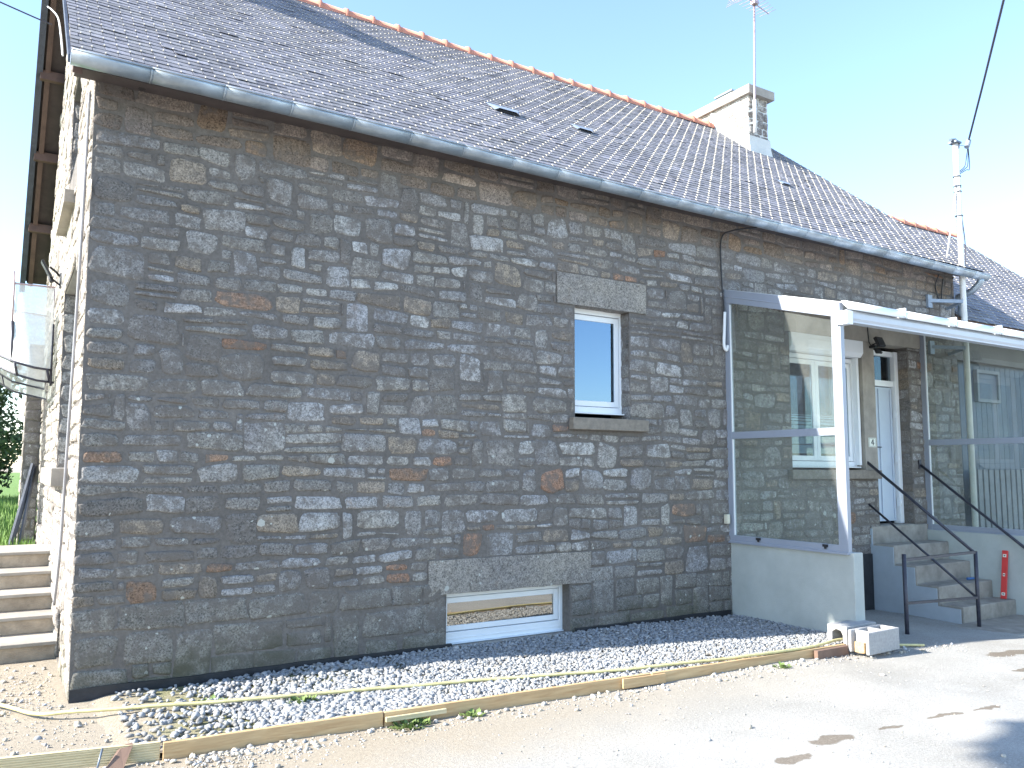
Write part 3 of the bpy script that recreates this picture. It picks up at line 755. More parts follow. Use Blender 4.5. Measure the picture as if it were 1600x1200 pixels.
fs_ = MB(); fs_.box(7.47, 8.78, .03, .12, 1.627, 1.643); fs_.build('frame_sill', M_WHITE, w3, .002)
gd = MB(); gd.box(8.755, 8.80, .03, .098, 1.66, 3.03); gd.build('shutter_rail', M_WHITE, w3, .004)
rb = MB(); rb.poly_prism([(7.45, -.03, 3.245), (7.45, -.03, 3.09), (7.45, .01, 3.035), (7.45, .16, 3.03), (7.45, .16, 3.245)], (1.375, 0, 0)); rb.build('roller_shutter_box', M_WHITE, w3, .003)
# frosted film with clear lines inside the sashes
fm = MB()
for (a, b_) in ((7.585, 7.99), (8.13, 8.68)):
    zz = [1.80, 1.915, 2.03, 2.10, 2.155, 2.20, 2.235, 2.265, 2.285]
    for i in range(len(zz)-1): fm.box(a, b_, .142, .145, zz[i], zz[i+1]-.013)
fm.build('frosted_strip', M_FILM, w3)
cu = MB()
for (a, b_) in ((7.5, 7.72), (8.5, 8.78)):
    cu = MB(); n = 14; vs = []
    for i in range(n+1):
        x_ = a + (b_-a)*i/n; y_ = .26 + .012*sin(i*2.1); vs += [(x_, y_, 1.7), (x_, y_, 3.02)]
    cu.add(vs, [(2*i, 2*i+2, 2*i+3, 2*i+1) for i in range(n)], smooth=True)
    cu.build('curtain', M_INNER, w3, fixn=False)
# gable windows and door: recessed
for (a, b_, c_, d_) in holesG[:2]:
    g = MB(); g.box(.18, .24, a, a+.06, c_, d_); g.box(.18, .24, b_-.06, b_, c_, d_); g.box(.18, .24, a+.06, b_-.06, c_, c_+.06); g.box(.18, .24, a+.06, b_-.06, d_-.06, d_)
    go_ = g.build('window', M_WHITE, house, .004); g = MB(); g.box(.2, .208, a+.06, b_-.06, c_+.06, d_-.06); g.build('pane', M_PANE, go_)
g = MB(); g.box(.2, .25, 5.2, 6.75, .78, 3.0); g.build('door', M_WHITE, house, .004)
# front door ------------------------------------------------------
dr = MB(); DX0, DX1, DY = 9.08, 9.815, .17
dr.box(DX0, DX0+.07, DY, DY+.07, .9, 3.2); dr.box(DX1-.08, DX1, DY-.03, DY+.07, .9, 3.2); dr.box(DX0+.07, DX1-.08, DY, DY+.07, 3.13, 3.2); dr.box(DX0+.07, DX1-.08, DY, DY+.07, 2.72, 2.80)
door = dr.build('door', M_WHITE, house, .004)
lf = MB(); lf.box(DX0+.08, DX1-.1, DY+.02, DY+.06, .93, 2.71, 0)
lf.box(DX0+.10, DX0+.13, DY+.004, DY+.02, .96, 2.68); lf.box(DX0+.25, DX0+.27, DY+.006, DY+.02, .96, 2.68); lf.box(DX0+.33, DX0+.35, DY+.006, DY+.02, .96, 2.68); lf.box(DX1-.15, DX1-.12, DY+.004, DY+.02, .96, 2.68)
lf.build('door_leaf', plain('grey_blue_pvc', (.50, .57, .66), .4, 0, .05, 3), door, .004)
pn = MB(); pn.box(DX0+.075, DX1-.085, DY+.03, DY+.037, 2.805, 3.125); pn.build('pane', M_PANE_IN, door)
for zc in (2.3, 1.7, 1.12):
    hg = MB(); hg.box(DX1-.115, DX1-.085, DY-.05, DY-.005, zc, zc+.1); hg.tube([(DX1-.1, DY-.055, zc+.01), (DX1-.1, DY-.055, zc+.09)], .012, 8); hg.build('hinge', M_WHITE, door)
hd = MB(); hd.tube([(DX0+.16, DY-.01, 1.9), (DX0+.16, DY-.04, 1.9), (DX0+.27, DY-.045, 1.9)], .01, 8); hd.box(DX0+.14, DX0+.18, DY-.012, DY+.004, 1.78, 1.96); hd.build('door_handle', M_ZINCD, door)

# house number
npl = MB(); npl.box(8.875, 9.03, -.022, -.014, 1.893, 2.01, 0)
for (a, b_, c_, d_) in ((8.885, 9.02, 1.90, 1.903), (8.885, 9.02, 2.0, 2.003)): npl.box(a, b_, -.0232, -.0225, c_, d_, 1)
npl.box(8.885, 8.889, -.0232, -.0225, 1.903, 2.0, 1); npl.box(9.016, 9.02, -.0232, -.0225, 1.903, 2.0, 1)
npl.bar((8.964, -.0235, 1.99), (8.93, -.0235, 1.944), .002, .012, 1, (0, 0, 1)); npl.box(8.925, 8.985, -.0245, -.0225, 1.937, 1.947, 1); npl.box(8.958, 8.971, -.0246, -.0226, 1.915, 1.992, 1)
tag(npl.build('house_number_plate', [M_ENAMEL, M_BLACK]), 'small cream plate reading 4 on the pier beside the front door', 'number plate')

# membrane along the wall foot
me_ = MB(); n = 130
for i in range(n):
    xa = .0 + 6.34*i/n; xb = .0 + 6.34*(i+1)/n
    za = .085 + .008*noise.noise(Vector((xa*2, 0, 0))); zb = .085 + .008*noise.noise(Vector((xb*2, 0, 0)))
    if 2.9 < xa < 4.2: za = zb = .035
    ya = -.03 - .006*noise.noise(Vector((xa*1.5, 4, 0))); yb = -.03 - .006*noise.noise(Vector((xb*1.5, 4, 0)))
    me_.add([(xa, ya, -.05), (xb, yb, -.05), (xb, yb, zb), (xa, ya, za), (xa, .0, za), (xb, .0, zb)], [(0, 1, 2, 3), (3, 2, 5, 4)], 0, smooth=False)
me_.build('foundation_membrane', M_MEMB, house, fixn=False)

# rear side wall stub that juts out past the gable
rs_ = MB(); rs_.box(-.24, -.03, YB-.15, YB+.4, .3, 3.35, 0)
masonry(rs_, (-.24, -.03, .4, 3.3), [], lambda u, v, d: (u, YB-.15-d, v), random.Random(4), .14, .22, (1, 1.4), tintf=lambda u, v, r: (.26, .25, .25), split=0, tall=0)
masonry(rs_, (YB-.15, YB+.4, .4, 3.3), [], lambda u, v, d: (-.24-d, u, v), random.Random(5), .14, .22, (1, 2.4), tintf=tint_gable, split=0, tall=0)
tag(rs_.build('buttress_wall', [M_MORTAR, M_STONE], fixn=False), 'narrow stone buttress jutting from the far end of the sunlit gable', 'wall')
sl_ = MB(); sl_.bar((-.33, 6.6, .48), (-.10, 7.03, 1.62), .03, .10); sl_.bar((-.22, 6.65, .48), (-.08, 7.05, 1.6), .02, .09)
tag(sl_.build('leaning_board', M_DARKW), 'dark boards leaning on the far corner of the gable', 'board')

# garden stairs along the gable
gst = MB()
YF = [1.5, 1.93, 2.27, 2.68, 3.12]
for k, y in enumerate(YF):
    gst.box(-2.6, -.0, y, 3.95 if k == 4 else 3.95, .15*k - (.2 if k == 0 else 0), .15*(k+1)-.03, 0)
    gst.box(-2.62, .002, y-.025, (YF[k+1]+.05) if k < 4 else 3.97, .15*(k+1)-.03, .15*(k+1), 1)
tag(gst.build('garden_steps', [M_GSTEP, M_CONC], None, .006), 'flight of worn concrete steps climbing beside the sunlit gable', 'steps')
# glass canopy over the garden door
cp = thing('glass_canopy', 'curved hammered glass canopy on a dark steel frame on the gable', 'canopy')
top = [(-.10, 3.5, 3.52), (-.48, 3.55, 3.53), (-.64, 3.9, 3.62), (-.72, 4.6, 3.68), (-.66, 5.4, 3.66), (-.48, 5.9, 3.62), (-.06, 6.0, 3.6)]
bot = [(-.09, 3.48, 2.62), (-.25, 3.42, 2.63), (-.43, 3.45, 2.68), (-.57, 3.62, 2.76), (-.66, 4.0, 2.80), (-.72, 4.7, 2.84), (-.66, 5.5, 2.8), (-.44, 6.0, 2.7), (-.06, 6.05, 2.62)]
def lerp_path(P, n):
    P = [Vector(p) for p in P]; out = []
    for i in range(n+1):
        s = i/n*(len(P)-1); k = min(int(s), len(P)-2); out.append(P[k].lerp(P[k+1], s-k))
    return out
T, B = lerp_path(top, 32), lerp_path(bot, 32)
cg = MB(); cg.add([p for i in range(33) for p in (T[i], B[i])], [(2*i, 2*i+2, 2*i+3, 2*i+1) for i in range(32)], smooth=True); cg.build('glass_pane', M_CANGL, cp, fixn=False)
fr_ = MB(); fr_.tube(B, .012, 8); fr_.tube([p - Vector((0, 0, .13)) + Vector((.03, .05, 0)) for p in B], .012, 8)
for i in (1, 8, 14, 20, 26): fr_.tube([B[i], B[i] - Vector((0, 0, .13)) + Vector((.03, .05, 0))], .013, 6)
fr_.tube([(-.10, 3.5, 3.12), (-.09, 3.48, 2.45)], .014, 6)
fr_.tube([(-.475, 3.54, 3.12), (-.45, 3.5, 2.68)], .018, 6)
fr_.build('frame', M_RAIL, cp)
tb = MB(); tb.tube(T, .011, 6); tb.tube([(-.49, 3.55, 3.66), (-.48, 3.55, 3.52), (-.475, 3.54, 3.12)], .010, 6); tb.tube([(-.105, 3.5, 3.5), (-.10, 3.5, 3.12)], .006, 6); tb.build('glazing_bar', M_ANT, cp)
lg = MB(); lg.add([p for i in range(33) for p in (B[i]+Vector((.01, .02, -.005)), B[i] - Vector((0, 0, .13)) + Vector((.03, .05, 0)))], [(2*i, 2*i+2, 2*i+3, 2*i+1) for i in range(32)], smooth=True); lg.build('valance_pane', M_CANGL, cp, fixn=False)
# gable lamp
gl1 = thing('gable_spotlight', 'black spotlight on a bracket arm high on the sunlit gable', 'lamp')
a_ = MB(); a_.tube([(-.05, 3.38, 3.60), (-.11, 3.35, 3.66), (-.17, 3.32, 3.70)], .012, 8); a_.tube([(-.05, 3.4, 3.52), (-.12, 3.35, 3.56), (-.17, 3.3, 3.60)], .010, 8); a_.box(-.07, -.03, 3.33, 3.43, 3.5, 3.64); a_.build('arm', M_BLACK, gl1)
a_ = MB(); a_.obox((-.20, 3.28, 3.66), (.012, 0, .004), (0, .07, 0), (-.045, 0, .085)); a_.tube([(-.165, 3.3, 3.60), (-.145, 3.28, 3.53)], .022, 10); a_.build('lamp_head', M_BLACK, gl1, .006)
# cables
def cable(name, pts, r, mat, label, cat='cable', n=8, group=None):
    mb = MB(); mb.tube(pts, r, n); return tag(mb.build(name, mat), label, cat, group)
def smooth_path(P, k=6):
    P = [Vector(p) for p in P]; out = []
    for i in range(len(P)-1):
        p0 = P[max(i-1, 0)]; p1 = P[i]; p2 = P[i+1]; p3 = P[min(i+2, len(P)-1)]
        for j in range(k):
            t = j/k
            out.append(.5*((2*p1) + (-p0+p2)*t + (2*p0-5*p1+4*p2-p3)*t*t + (-p0+3*p1-3*p2+p3)*t**3))
    out.append(P[-1]); return out
cable('conduit', smooth_path([(-.085, .12, 4.36), (-.075, .22, 3.6), (-.07, .34, 2.9), (-.065, .5, 2.2), (-.06, .68, 1.5), (-.055, .85, .95), (-.06, 1.1, .5)]), .011, M_GREYP, 'thin grey conduit running down the sunlit gable near its corner', 'conduit')
cable('white_cable', smooth_path([(-.34, 4.0, 6.9), (-.30, 3.5, 6.62), (-.26, 2.6, 6.1), (-.255, 1.5, 5.4), (-.25, .9, 4.95)]), .008, M_WHITE, 'white cable looping under the verge at the top of the gable')
cable('overhead_wire', smooth_path([(-12, 2.6, 8.6), (-4, 2.9, 7.0), (-.77, 3.0, 6.28+.03), (-.3, 3.02, 6.22)]), .008, M_WIRE, 'thin black wire reaching the gable verge from the left')
cable('black_cable', smooth_path([(6.62, -.28, 4.32), (6.42, -.1, 4.3), (6.31, -.03, 4.2), (6.30, -.03, 3.8), (6.315, -.035, 3.5), (6.32, -.035, 3.36)]), .009, M_BLACK, 'black cable dropping from the eave towards the glazed porch')
cable('white_conduit', smooth_path([(6.325, -.045, 3.36), (6.31, -.045, 3.15), (6.30, -.045, 3.0), (6.31, -.05, 2.94), (6.335, -.05, 2.93), (6.35, -.05, 2.98)]), .017, M_WHITE, 'short white conduit with a bent foot beside the porch frame', 'conduit')
jb = MB(); jb.box(6.275, 6.325, -.055, -.01, 1.01, 1.11); jb.box(6.283, 6.317, -.06, -.055, 1.02, 1.1)
tag(jb.build('junction_box', M_CREAM, None, .004), 'small cream electrical box on the stones beside the porch panel', 'electrical box')
cable('wall_cable', smooth_path([(10.5, -.1, 4.33), (10.52, -.03, 4.2), (10.55, -.03, 4.05), (10.6, -.05, 3.95), (10.66, -.03, 4.1), (10.68, -.05, 4.3)]), .008, M_BLACK, 'black cable loop under the right end of the gutter')

# ================================================================ GLAZED PORCH
porch = thing('glazed_porch', 'white lean-to glazed porch on low rendered walls at the front door', 'porch')
PX, PY = 6.36, -1.5
lw = MB(); lw.poly_prism([(PX+.02, .0, -.2), (PX+.02, PY-.04, -.2), (PX+.02, PY-.04, .82), (PX+.02, 0, .82)], (.14, 0, 0)); lw.build('low_wall', M_RENDER, porch, .008)
ZT = lambda y: 3.63 + .27*y    # top of side frame
def side_panel(x, y0, y1, s):
    sp = MB(); w = .05
    sp.box(x, x+w, y0-.07, y0, .82, ZT(0)-.02)             # wall post
    sp.box(x-.0, x+.055, y1, y1+.105, .82, ZT(y1)-.10)     # corner post
    sp.box(x+.003, x+w-.003, y1+.105, y0-.07, .82, .885); sp.box(x-.015, x+w+.015, y1, y0, .80, .822)
    sp.box(x+.003, x+w-.003, y1+.105, y0-.07, 1.935, 2.01)
    sp.add([(x-.004, y0, ZT(y0)-.15), (x-.004, y1, ZT(y1)-.15), (x-.004, y1, ZT(y1)), (x-.004, y0, ZT(y0)), (x+w, y0, ZT(y0)-.15), (x+w, y1, ZT(y1)-.15), (x+w, y1, ZT(y1)), (x+w, y0, ZT(y0))],
           [(0, 1, 2, 3), (4, 7, 6, 5), (0, 4, 5, 1), (3, 2, 6, 7), (1, 5, 6, 2), (0, 3, 7, 4)])
    sp.add([(x-.01, y0, ZT(y0)-.085), (x-.01, y1, ZT(y1)-.085), (x-.01, y1, ZT(y1)-.08), (x-.01, y0, ZT(y0)-.08), (x-.004, y0, ZT(y0)-.09), (x-.004, y1, ZT(y1)-.09), (x-.004, y1, ZT(y1)-.075), (x-.004, y0, ZT(y0)-.075)], [(0, 1, 2, 3), (0, 1, 5, 4), (3, 2, 6, 7)])
    fo = sp.build('side_frame', M_ALU, porch, .003)
    bd = MB()   # thin bright beads
    bd.box(x+.006, x+.016, y0-.085, y0-.072, .89, 1.93); bd.box(x+.006, x+.016, y0-.085, y0-.072, 2.015, 3.44)
    bd.build('glazing_bead', M_WHITE, fo)
    for (za, zb) in ((.885, 1.935), (2.01, None)):
        g = MB(); xa = x+.022
        z1a, z1b = (zb, zb) if zb else (ZT(y0)-.16, ZT(y1)-.16)
        g.poly_prism([(xa, y0-.07, za), (xa, y1+.105, za), (xa, y1+.105, z1b), (xa, y0-.07, z1a)], (.006, 0, 0)); g.build('pane', M_GLASS, fo)
    return fo
side_panel(PX, 0, PY, 1)
for yy in (-.42, -1.25):
    c_ = MB(); c_.box(PX-.022, PX-.002, yy-.025, yy+.025, .868-.01, .882); c_.box(PX-.02, PX-.004, yy-.008, yy+.008, .84, .87); c_.build('clip', M_BLACK, porch)
side_panel(10.10, 0, PY-.3, 1)
rwm = MB(); rwm.box(10.06, 10.2, -2.3, 0, -.4, .815); rwm.build('low_wall', M_RENDER, porch, .008)
# roof sheet, rafters, front beam, nosing caps and gutter
rfm = MB(); X0, X1 = PX-.0, 11.0
rfm.add([(X0+.06, 0, 3.60), (X1, 0, 3.60), (X1, PY, 3.20), (X0+.06, PY, 3.20), (X0+.06, 0, 3.635), (X1, 0, 3.635), (X1, PY, 3.235), (X0+.06, PY, 3.235)], [(0, 1, 2, 3), (4, 7, 6, 5), (0, 4, 5, 1), (2, 6, 7, 3), (0, 3, 7, 4), (1, 5, 6, 2)])
rfm.build('roof_panel', plain('translucent_sheet', (.72, .72, .70), .5, 0, .05, 4), porch)
bm_ = MB(); bm_.box(X0+.05, X1, PY-.05, PY+.04, 3.03, 3.15)
bm_.poly_prism([(X0+.05, PY-.05, 3.15), (X0+.05, PY-.065, 3.12), (X0+.05, PY-.065, 3.07), (X0+.05, PY-.05, 3.045)], (X1-X0-.05, 0, 0)); bm_.build('front_beam', M_BEAM, porch, .003)
n_c = 0; xa = X0 - .0
while xa < X1 - .05:
    xb = min(xa + .92, X1); nc = MB(); N = 10; vs = []
    for x_ in (xa+.004, xb-.022):
        for k in range(N+1):
            an = radians(200 - 130*k/N); vs.append((x_, PY-.035 + .055*cos(an)*1.2, 3.165 + .055*sin(an)*1.25))
    nc.add(vs, [(k, k+1, N+2+k, N+1+k) for k in range(N)], smooth=True)
    nc.add([(vs[k][0], vs[k][1], vs[k][2]) for k in range(N+1)], [tuple(range(N+1))])
    nc.box(xb-.02, xb, PY-.11, PY-.0, 3.15, 3.248)
    co = nc.build('roof_nosing', M_WHITE, porch, fixn=False); sd_ = co.modifiers.new('t', 'SOLIDIFY'); sd_.thickness = .004
    xa = xb
ec = MB(); ec.box(X0-.02, X0+.075, PY-.09, PY+.035, 3.0, 3.135); ec.build('gutter_end', M_WHITE, porch, .004)
for x_ in (7.4, 8.5, 9.6):
    r_ = MB(); r_.add([(x_, 0, 3.55), (x_+.05, 0, 3.55), (x_+.05, PY, 3.15), (x_, PY, 3.15), (x_, 0, 3.598), (x_+.05, 0, 3.598), (x_+.05, PY, 3.198), (x_, PY, 3.198)], [(0, 1, 2, 3), (4, 7, 6, 5), (0, 4, 5, 1), (2, 6, 7, 3), (0, 3, 7, 4), (1, 5, 6, 2)]); r_.build('rafter', M_ALU, porch)

# ================================================================ FRONT STEPS
st = MB()
ZS = [.89, .68, .46, .25, .05]; YS = [-.03, -.31, -.575, -.84, -1.11]
X0s, X1s = 8.87, 10.058
for k in range(5):
    st.box(X0s+.012*k, X1s, YS[k], .0 if k == 0 else YS[k-1], -.5, ZS[k], 0)
st.box(9.075, 9.815, -.012, .3, .70, .897)
sto = st.build('front_steps', [M_STEP, M_RENDER2], None, .012)
tag(sto, 'five grey concrete steps rising to the white front door', 'steps')
ck = MB()
prof = [(.0, -.5), (.0, .885)]
pts = [(X0s-.012, 0, -.5), (X0s-.012, 0, .885)]
for k in range(5):
    pts += [(X0s-.012, YS[k]+.02, ZS[k]-.0), ] if False else []
pl = [(0, -.5), (0, ZS[0]-.02)]
for k in range(5):
    pl.append((YS[k]+.0, ZS[k]-.02)); 
    if k < 4: pl.append((YS[k], ZS[k+1]-.02))
pl.append((YS[4], -.5))
ck.poly_prism([(X0s-.014, y, z) for y, z in pl], (.012, 0, 0)); ck.build('rendered_side', M_RENDER2, sto)
ap = MB(); ap.box(8.6, 10.05, -1.75, -1.11, -.5, -.125); ap_o = ap.build('paving_apron', M_STEP, sto, .01)
ds = MB(); ds.box(8.48, 8.845, -.035, -.012, -.3, .56); tag(ds.build('dark_slab', M_MEMB, None, .004), 'dark slab set upright on the wall between porch wall and steps', 'slab')
# railings
def railing(name, label):
    return thing(name, label, 'railing')
ra = railing('handrail', 'dark steel handrail with two posts on the left of the front steps')
P1 = Vector((8.86, -1.31, .67)); P2 = Vector((7.52, -1.31, .70))
h = MB(); h.tube([(8.86, 0, 1.70), (8.86, -1.29, .69)], .018, 10); h.tube([(8.86, 0, 1.17), (8.86, -1.31, .18)], .014, 10); h.build('rail', M_RAIL, ra)
h = MB(); h.bar((8.86, -1.31, .69), (7.52, -1.31, .675), .028, .028); h.bar((8.86, -1.31, .19), (7.52, -1.31, .235), .026, .026); h.build('cross_rail', M_RAIL, ra)
for (px, zt) in ((8.86, .70), (7.52, .735)):
    h = MB(); h.tube([(px, -1.31, -.25), (px, -1.31, zt)], .021, 12); h.build('post', M_RAIL, ra)
rb_ = railing('handrail', 'dark steel handrail fixed beside the right-hand porch panel')
h = MB(); h.tube([(9.98, -.02, 1.67), (9.98, -1.26, .70), (9.98, -1.75, .33)], .017, 10); h.build('rail', M_RAIL, rb_)
h = MB(); h.box(9.95, 10.0, -.02, .0, 1.62, 1.74); h.build('wall_plate', M_RAIL, rb_)
h = MB(); h.tube([(9.98, -1.75, -.2), (9.98, -1.75, .34)], .019, 10); h.build('post', M_RAIL, rb_)
# spirit level and blue tool
lv = thing('spirit_level', 'red spirit level standing against the right porch wall', 'spirit level')
zb_ = .052; h = MB(); A_ = Vector((9.93, -1.03, zb_)); Bt = Vector((10.03, -1.03, zb_+.58)); dv_ = (Bt-A_).normalized(); wv = Vector((0, 1, 0)); nv = dv_.cross(wv)
h.obox((A_+Bt)/2, dv_*.29, wv*.033, nv*.011); h.build('body', M_RED, lv, .003)
for k, s in enumerate((.06, .29, .52)):
    c_ = A_ + dv_*s; h = MB()
    for q in (1, -1):
        h.obox(c_ - nv*.0125*q*1.0, dv_*.018, wv*(.02 if k != 1 else .012), nv*.001)
    h.build('vial', M_ENAMEL, lv); h = MB(); h.obox(c_ - nv*.0, dv_*.007, wv*.009, nv*.0145); h.build('bubble', M_BLACK, lv)
bt = MB(); bt.tube([(9.75, -.70, .268), (9.82, -.72, .27), (9.9, -.75, .27)], .017, 8, r2=.011); tag(bt.build('trowel_handle', M_BLUE), 'small blue tool handle lying on a front step', 'tool')
# flood light
fl_ = thing('floodlight', 'black floodlight with motion sensor above the front door', 'lamp')
h = MB(); h.obox((9.0, -.15, 3.235), (.07, .0, 0), (0, .02, -.008), (0, .028, .062)); h.build('housing', M_BLACK, fl_, .005)
h = MB(); h.obox((9.0, -.173, 3.228), (.052, 0, 0), (0, .002, -.001), (0, .02, .045)); h.build('lamp_glass', M_LED, fl_)
h = MB(); h.box(8.97, 9.03, -.1, -.015, 3.17, 3.2); h.tube([(8.96, -.06, 3.2), (8.96, -.12, 3.22)], .01, 6); h.build('bracket', M_BLACK, fl_)
h = MB(); h.obox((9.0, -.12, 3.12), (.025, 0, 0), (0, .03, 0), (0, .012, .028)); h.tube([(9.0, -.13, 3.11), (9.0, -.17, 3.095)], .018, 10); h.build('motion_sensor', M_BLACK, fl_)
cable('lamp_cable', [(8.93, -.03, 3.58), (8.935, -.03, 3.4), (8.95, -.03, 3.25), (8.98, -.04, 3.19)], .006, M_BLACK, 'short black cable up the concrete beam from the floodlight')

# ================================================================ CONCRETE BLOCK, TIMBER EDGING, HOSE
def hollow_block():
    mb = MB(); L, Wd, Hh, t = .48, .2, .19, .03
    # built as shell with two cells open at the top and a notched left end
    mb.box(0, L, 0, t, 0, Hh); mb.box(0, L, Wd-t, Wd, 0, Hh)
    mb.box(.0+.06, .06+t, t, Wd-t, 0, Hh); mb.box(L/2+.01, L/2+.01+t, t, Wd-t, 0, Hh); mb.box(L-t, L, t, Wd-t, 0, Hh)
    return mb
cb = hollow_block(); bo = cb.build('cinder_block', M_BLOCK, None, .006)
bo.location = (6.0, -1.93, .0); bo.rotation_euler = (0, 0, radians(3))
tag(bo, 'pale hollow concrete block on the ground by the porch corner', 'concrete block')
cb2 = MB(); cb2.box(0, .05, 0, .2, 0, .2); cb2.box(.05, .12, 0, .04, 0, .2); cb2.box(.05, .12, .0, .2, .16, .2)
b2 = MB(); b2.add([(0, 0, 0), (0, .045, 0), (0, .045, .12), (0, .07, .165), (0, .12, .165), (0, .15, .12), (0, .15, 0), (0, .2, 0), (0, .2, .2), (0, 0, .2)], [tuple(range(10))])
b2 = MB(); b2.poly_prism([(0, 0, 0), (0, .045, 0), (0, .045, .12), (0, .065, .155), (0, .11, .165), (0, .15, .14), (0, .155, 0), (0, .2, 0), (0, .2, .2), (0, 0, .2)], (.46, 0, 0))
b2o = b2.build('cinder_block', M_BLOCK, None, .005); b2o.location = (6.06, -1.67, -.005); b2o.rotation_euler = (0, 0, radians(3))
tag(b2o, 'grey channel-shaped concrete block behind the hollow one at the porch corner', 'concrete block')
wd = MB(); wd.box(6.03, 6.09, -1.86, -1.76, .0, .09); tag(wd.build('timber_offcut', M_PLANK, None, .003), 'short pale timber offcut wedged by the concrete blocks', 'timber')
def plank(a, b, name, mat, label, h=.1, t=.03, z=0, grooves=False, grp='boards edging the gravel strip', sag=0):
    mb = MB(); a = Vector(a); b = Vector(b); d = (b-a); L = d.length; d.normalize(); s = Vector((d.y, -d.x, 0))
    N = max(2, int(L/.12)); 
    if grooves:
        nz = 8; vs = []; prof = []
        for k in range(nz):
            z0 = h*k/nz; prof += [(t, z0+.002), (t, z0+h/nz*.62), (t-.004, z0+h/nz*.68), (t-.004, z0+h/nz*.96)]
        prof = [(0, 0)] + prof + [(t, h), (0, h)]
    else: prof = [(0, 0), (t, 0), (t, h), (0, h)]
    K = len(prof); vs = []
    for i in range(N+1):
        p = a + d*L*i/N + s*(.006*noise.noise(Vector((i*.3, L, 0)))) 
        for (q, zz) in prof: vs.append(p + s*q + Vector((0, 0, zz + sag*sin(pi*i/N))))
    fs = [(i*K+k, i*K+(k+1) % K, (i+1)*K+(k+1) % K, (i+1)*K+k) for i in range(N) for k in range(K)] + [tuple(range(K))[::-1], tuple(range(N*K, N*K+K))]
    mb.add(vs, fs)
    return tag(mb.build(name, mat, None, .003 if not grooves else 0), label, 'board', grp)
plank((-1.6, -1.02, -.03), (.36, -1.46, -.012), 'grooved_board', M_DECK, 'pale grooved decking board on edge at the bottom left', h=.105, grooves=True)
plank((.37, -1.475, -.02), (1.63, -1.555, -.02), 'edging_board', M_PLANK, 'pine edging board with a knot between decking board and weeds', h=.11)
plank((1.64, -1.557, -.025), (3.72, -1.66, -.025), 'edging_board', M_PLANK, 'long pine edging board in front of the cellar window', h=.11)
plank((3.735, -1.665, -.03), (6.02, -1.66, -.06), 'edging_board', M_PLANK, 'pine edging board running up to the porch wall corner', h=.115)
plank((1.64, -1.592, .03), (2.05, -1.613, .03), 'joint_batten', M_DECK, 'short pale batten joining two edging boards above the weeds', h=.03, t=.02, grp='joint battens on the edging')
plank((3.45, -1.685, .01), (3.85, -1.70, .005), 'joint_batten', M_PLANK, 'short pine batten across the joint of the edging boards mid-strip', h=.07, t=.018, grp='joint battens on the edging')
plank((5.55, -1.71, -.03), (6.0, -1.69, -.035), 'timber_offcut', M_OLDW, 'dark rough timber offcut at the end of the edging by the blocks', h=.085, t=.04, grp=None)
pg = MB(); pg.tube([(.04, -1.52, .0), (.07, -1.46, .1)], .006, 6); tag(pg.build('peg', M_ZINCD), 'thin metal peg leaning on the grooved decking board', 'peg')
cw = MB(); cw.poly_prism([(.09, -1.52, .0), (.17, -1.53, .0), (.22, -1.46, .09), (.16, -1.45, .08)], (0, .02, .01)); tag(cw.build('wood_chip', M_OLDW), 'brown wooden wedge leaning on the grooved decking board', 'wood')
HP = [(-1.5, 1.6, .02), (-.9, .7, .02), (-.40, .06, .03), (-.19, -.30, .03), (.02, -.44, .05), (.5, -.66, .065), (1.04, -.82, .075), (2.32, -1.12, .075), (3.76, -1.50, .08), (4.81, -1.66, .085), (5.61, -1.665, .075), (6.1, -1.6, .07), (6.5, -1.64, .0), (6.8, -1.72, -.03), (7.05, -1.78, -.05)]
hp = smooth_path(HP, 10); hp = [p + Vector((0, .012*noise.noise(p*1.7), .008*noise.noise(p*2.3))) for p in hp]
cable('garden_hose', hp, .012, M_HOSE, 'yellow hose lying along the gravel strip to the porch corner', 'hose', 10)
# ---- gravel (stuff)
ICO_V = None
bmi = bmesh.new(); bmesh.ops.create_icosphere(bmi, subdivisions=1, radius=1); IV = np.array([v.co[:] for v in bmi.verts]); IFc = np.array([[v.index for v in f.verts] for f in bmi.faces]); bmi.free()
def pebbles(name, pts, mats_tints, seed, mat):
    r_ = np.random.default_rng(seed); N = len(pts); nv = len(IV)
    V = np.empty((N, nv, 3), np.float32)
    for i, (x, y, z, s) in enumerate(pts):
        sc = s*r_.uniform(.5, 1.35, 3); sc[2] *= .66
        v = IV*(1 + r_.uniform(-.3, .26, (nv, 1)))*sc
        a = r_.uniform(0, 2*pi); b_ = r_.uniform(-.5, .5); ca, sa, cb_, sb = cos(a), sin(a), cos(b_), sin(b_)
        R = np.array([[ca, -sa*cb_, sa*sb], [sa, ca*cb_, -ca*sb], [0, sb, cb_]])
        V[i] = v @ R.T + (x, y, z)
    F = (IFc[None] + (np.arange(N)*nv)[:, None, None]).reshape(-1, 3)
    me = bpy.data.meshes.new(name); me.vertices.add(N*nv); me.vertices.foreach_set('co', V.ravel())
    nf = len(F); me.loops.add(nf*3); me.loops.foreach_set('vertex_index', F.ravel().astype(np.int32))
    me.polygons.add(nf); me.polygons.foreach_set('loop_start', np.arange(nf, dtype=np.int32)*3)
    me.update(calc_edges=True)
    ca_ = me.color_attributes.new('tint', 'FLOAT_COLOR', 'CORNER')
    tt = np.array(mats_tints, np.float32); idx = r_.integers(0, len(tt), N); k = r_.uniform(.75, 1.15, (N, 1))
    cc = np.concatenate([tt[idx]*k, np.ones((N, 1))], 1).astype(np.float32)
    ca_.data.foreach_set('color', np.repeat(cc, len(IFc)*3, axis=0).ravel())
    me.materials.append(mat); me.validate()
    o = bpy.data.objects.new(name, me); COL.objects.link(o); return struct(o, 'stuff')
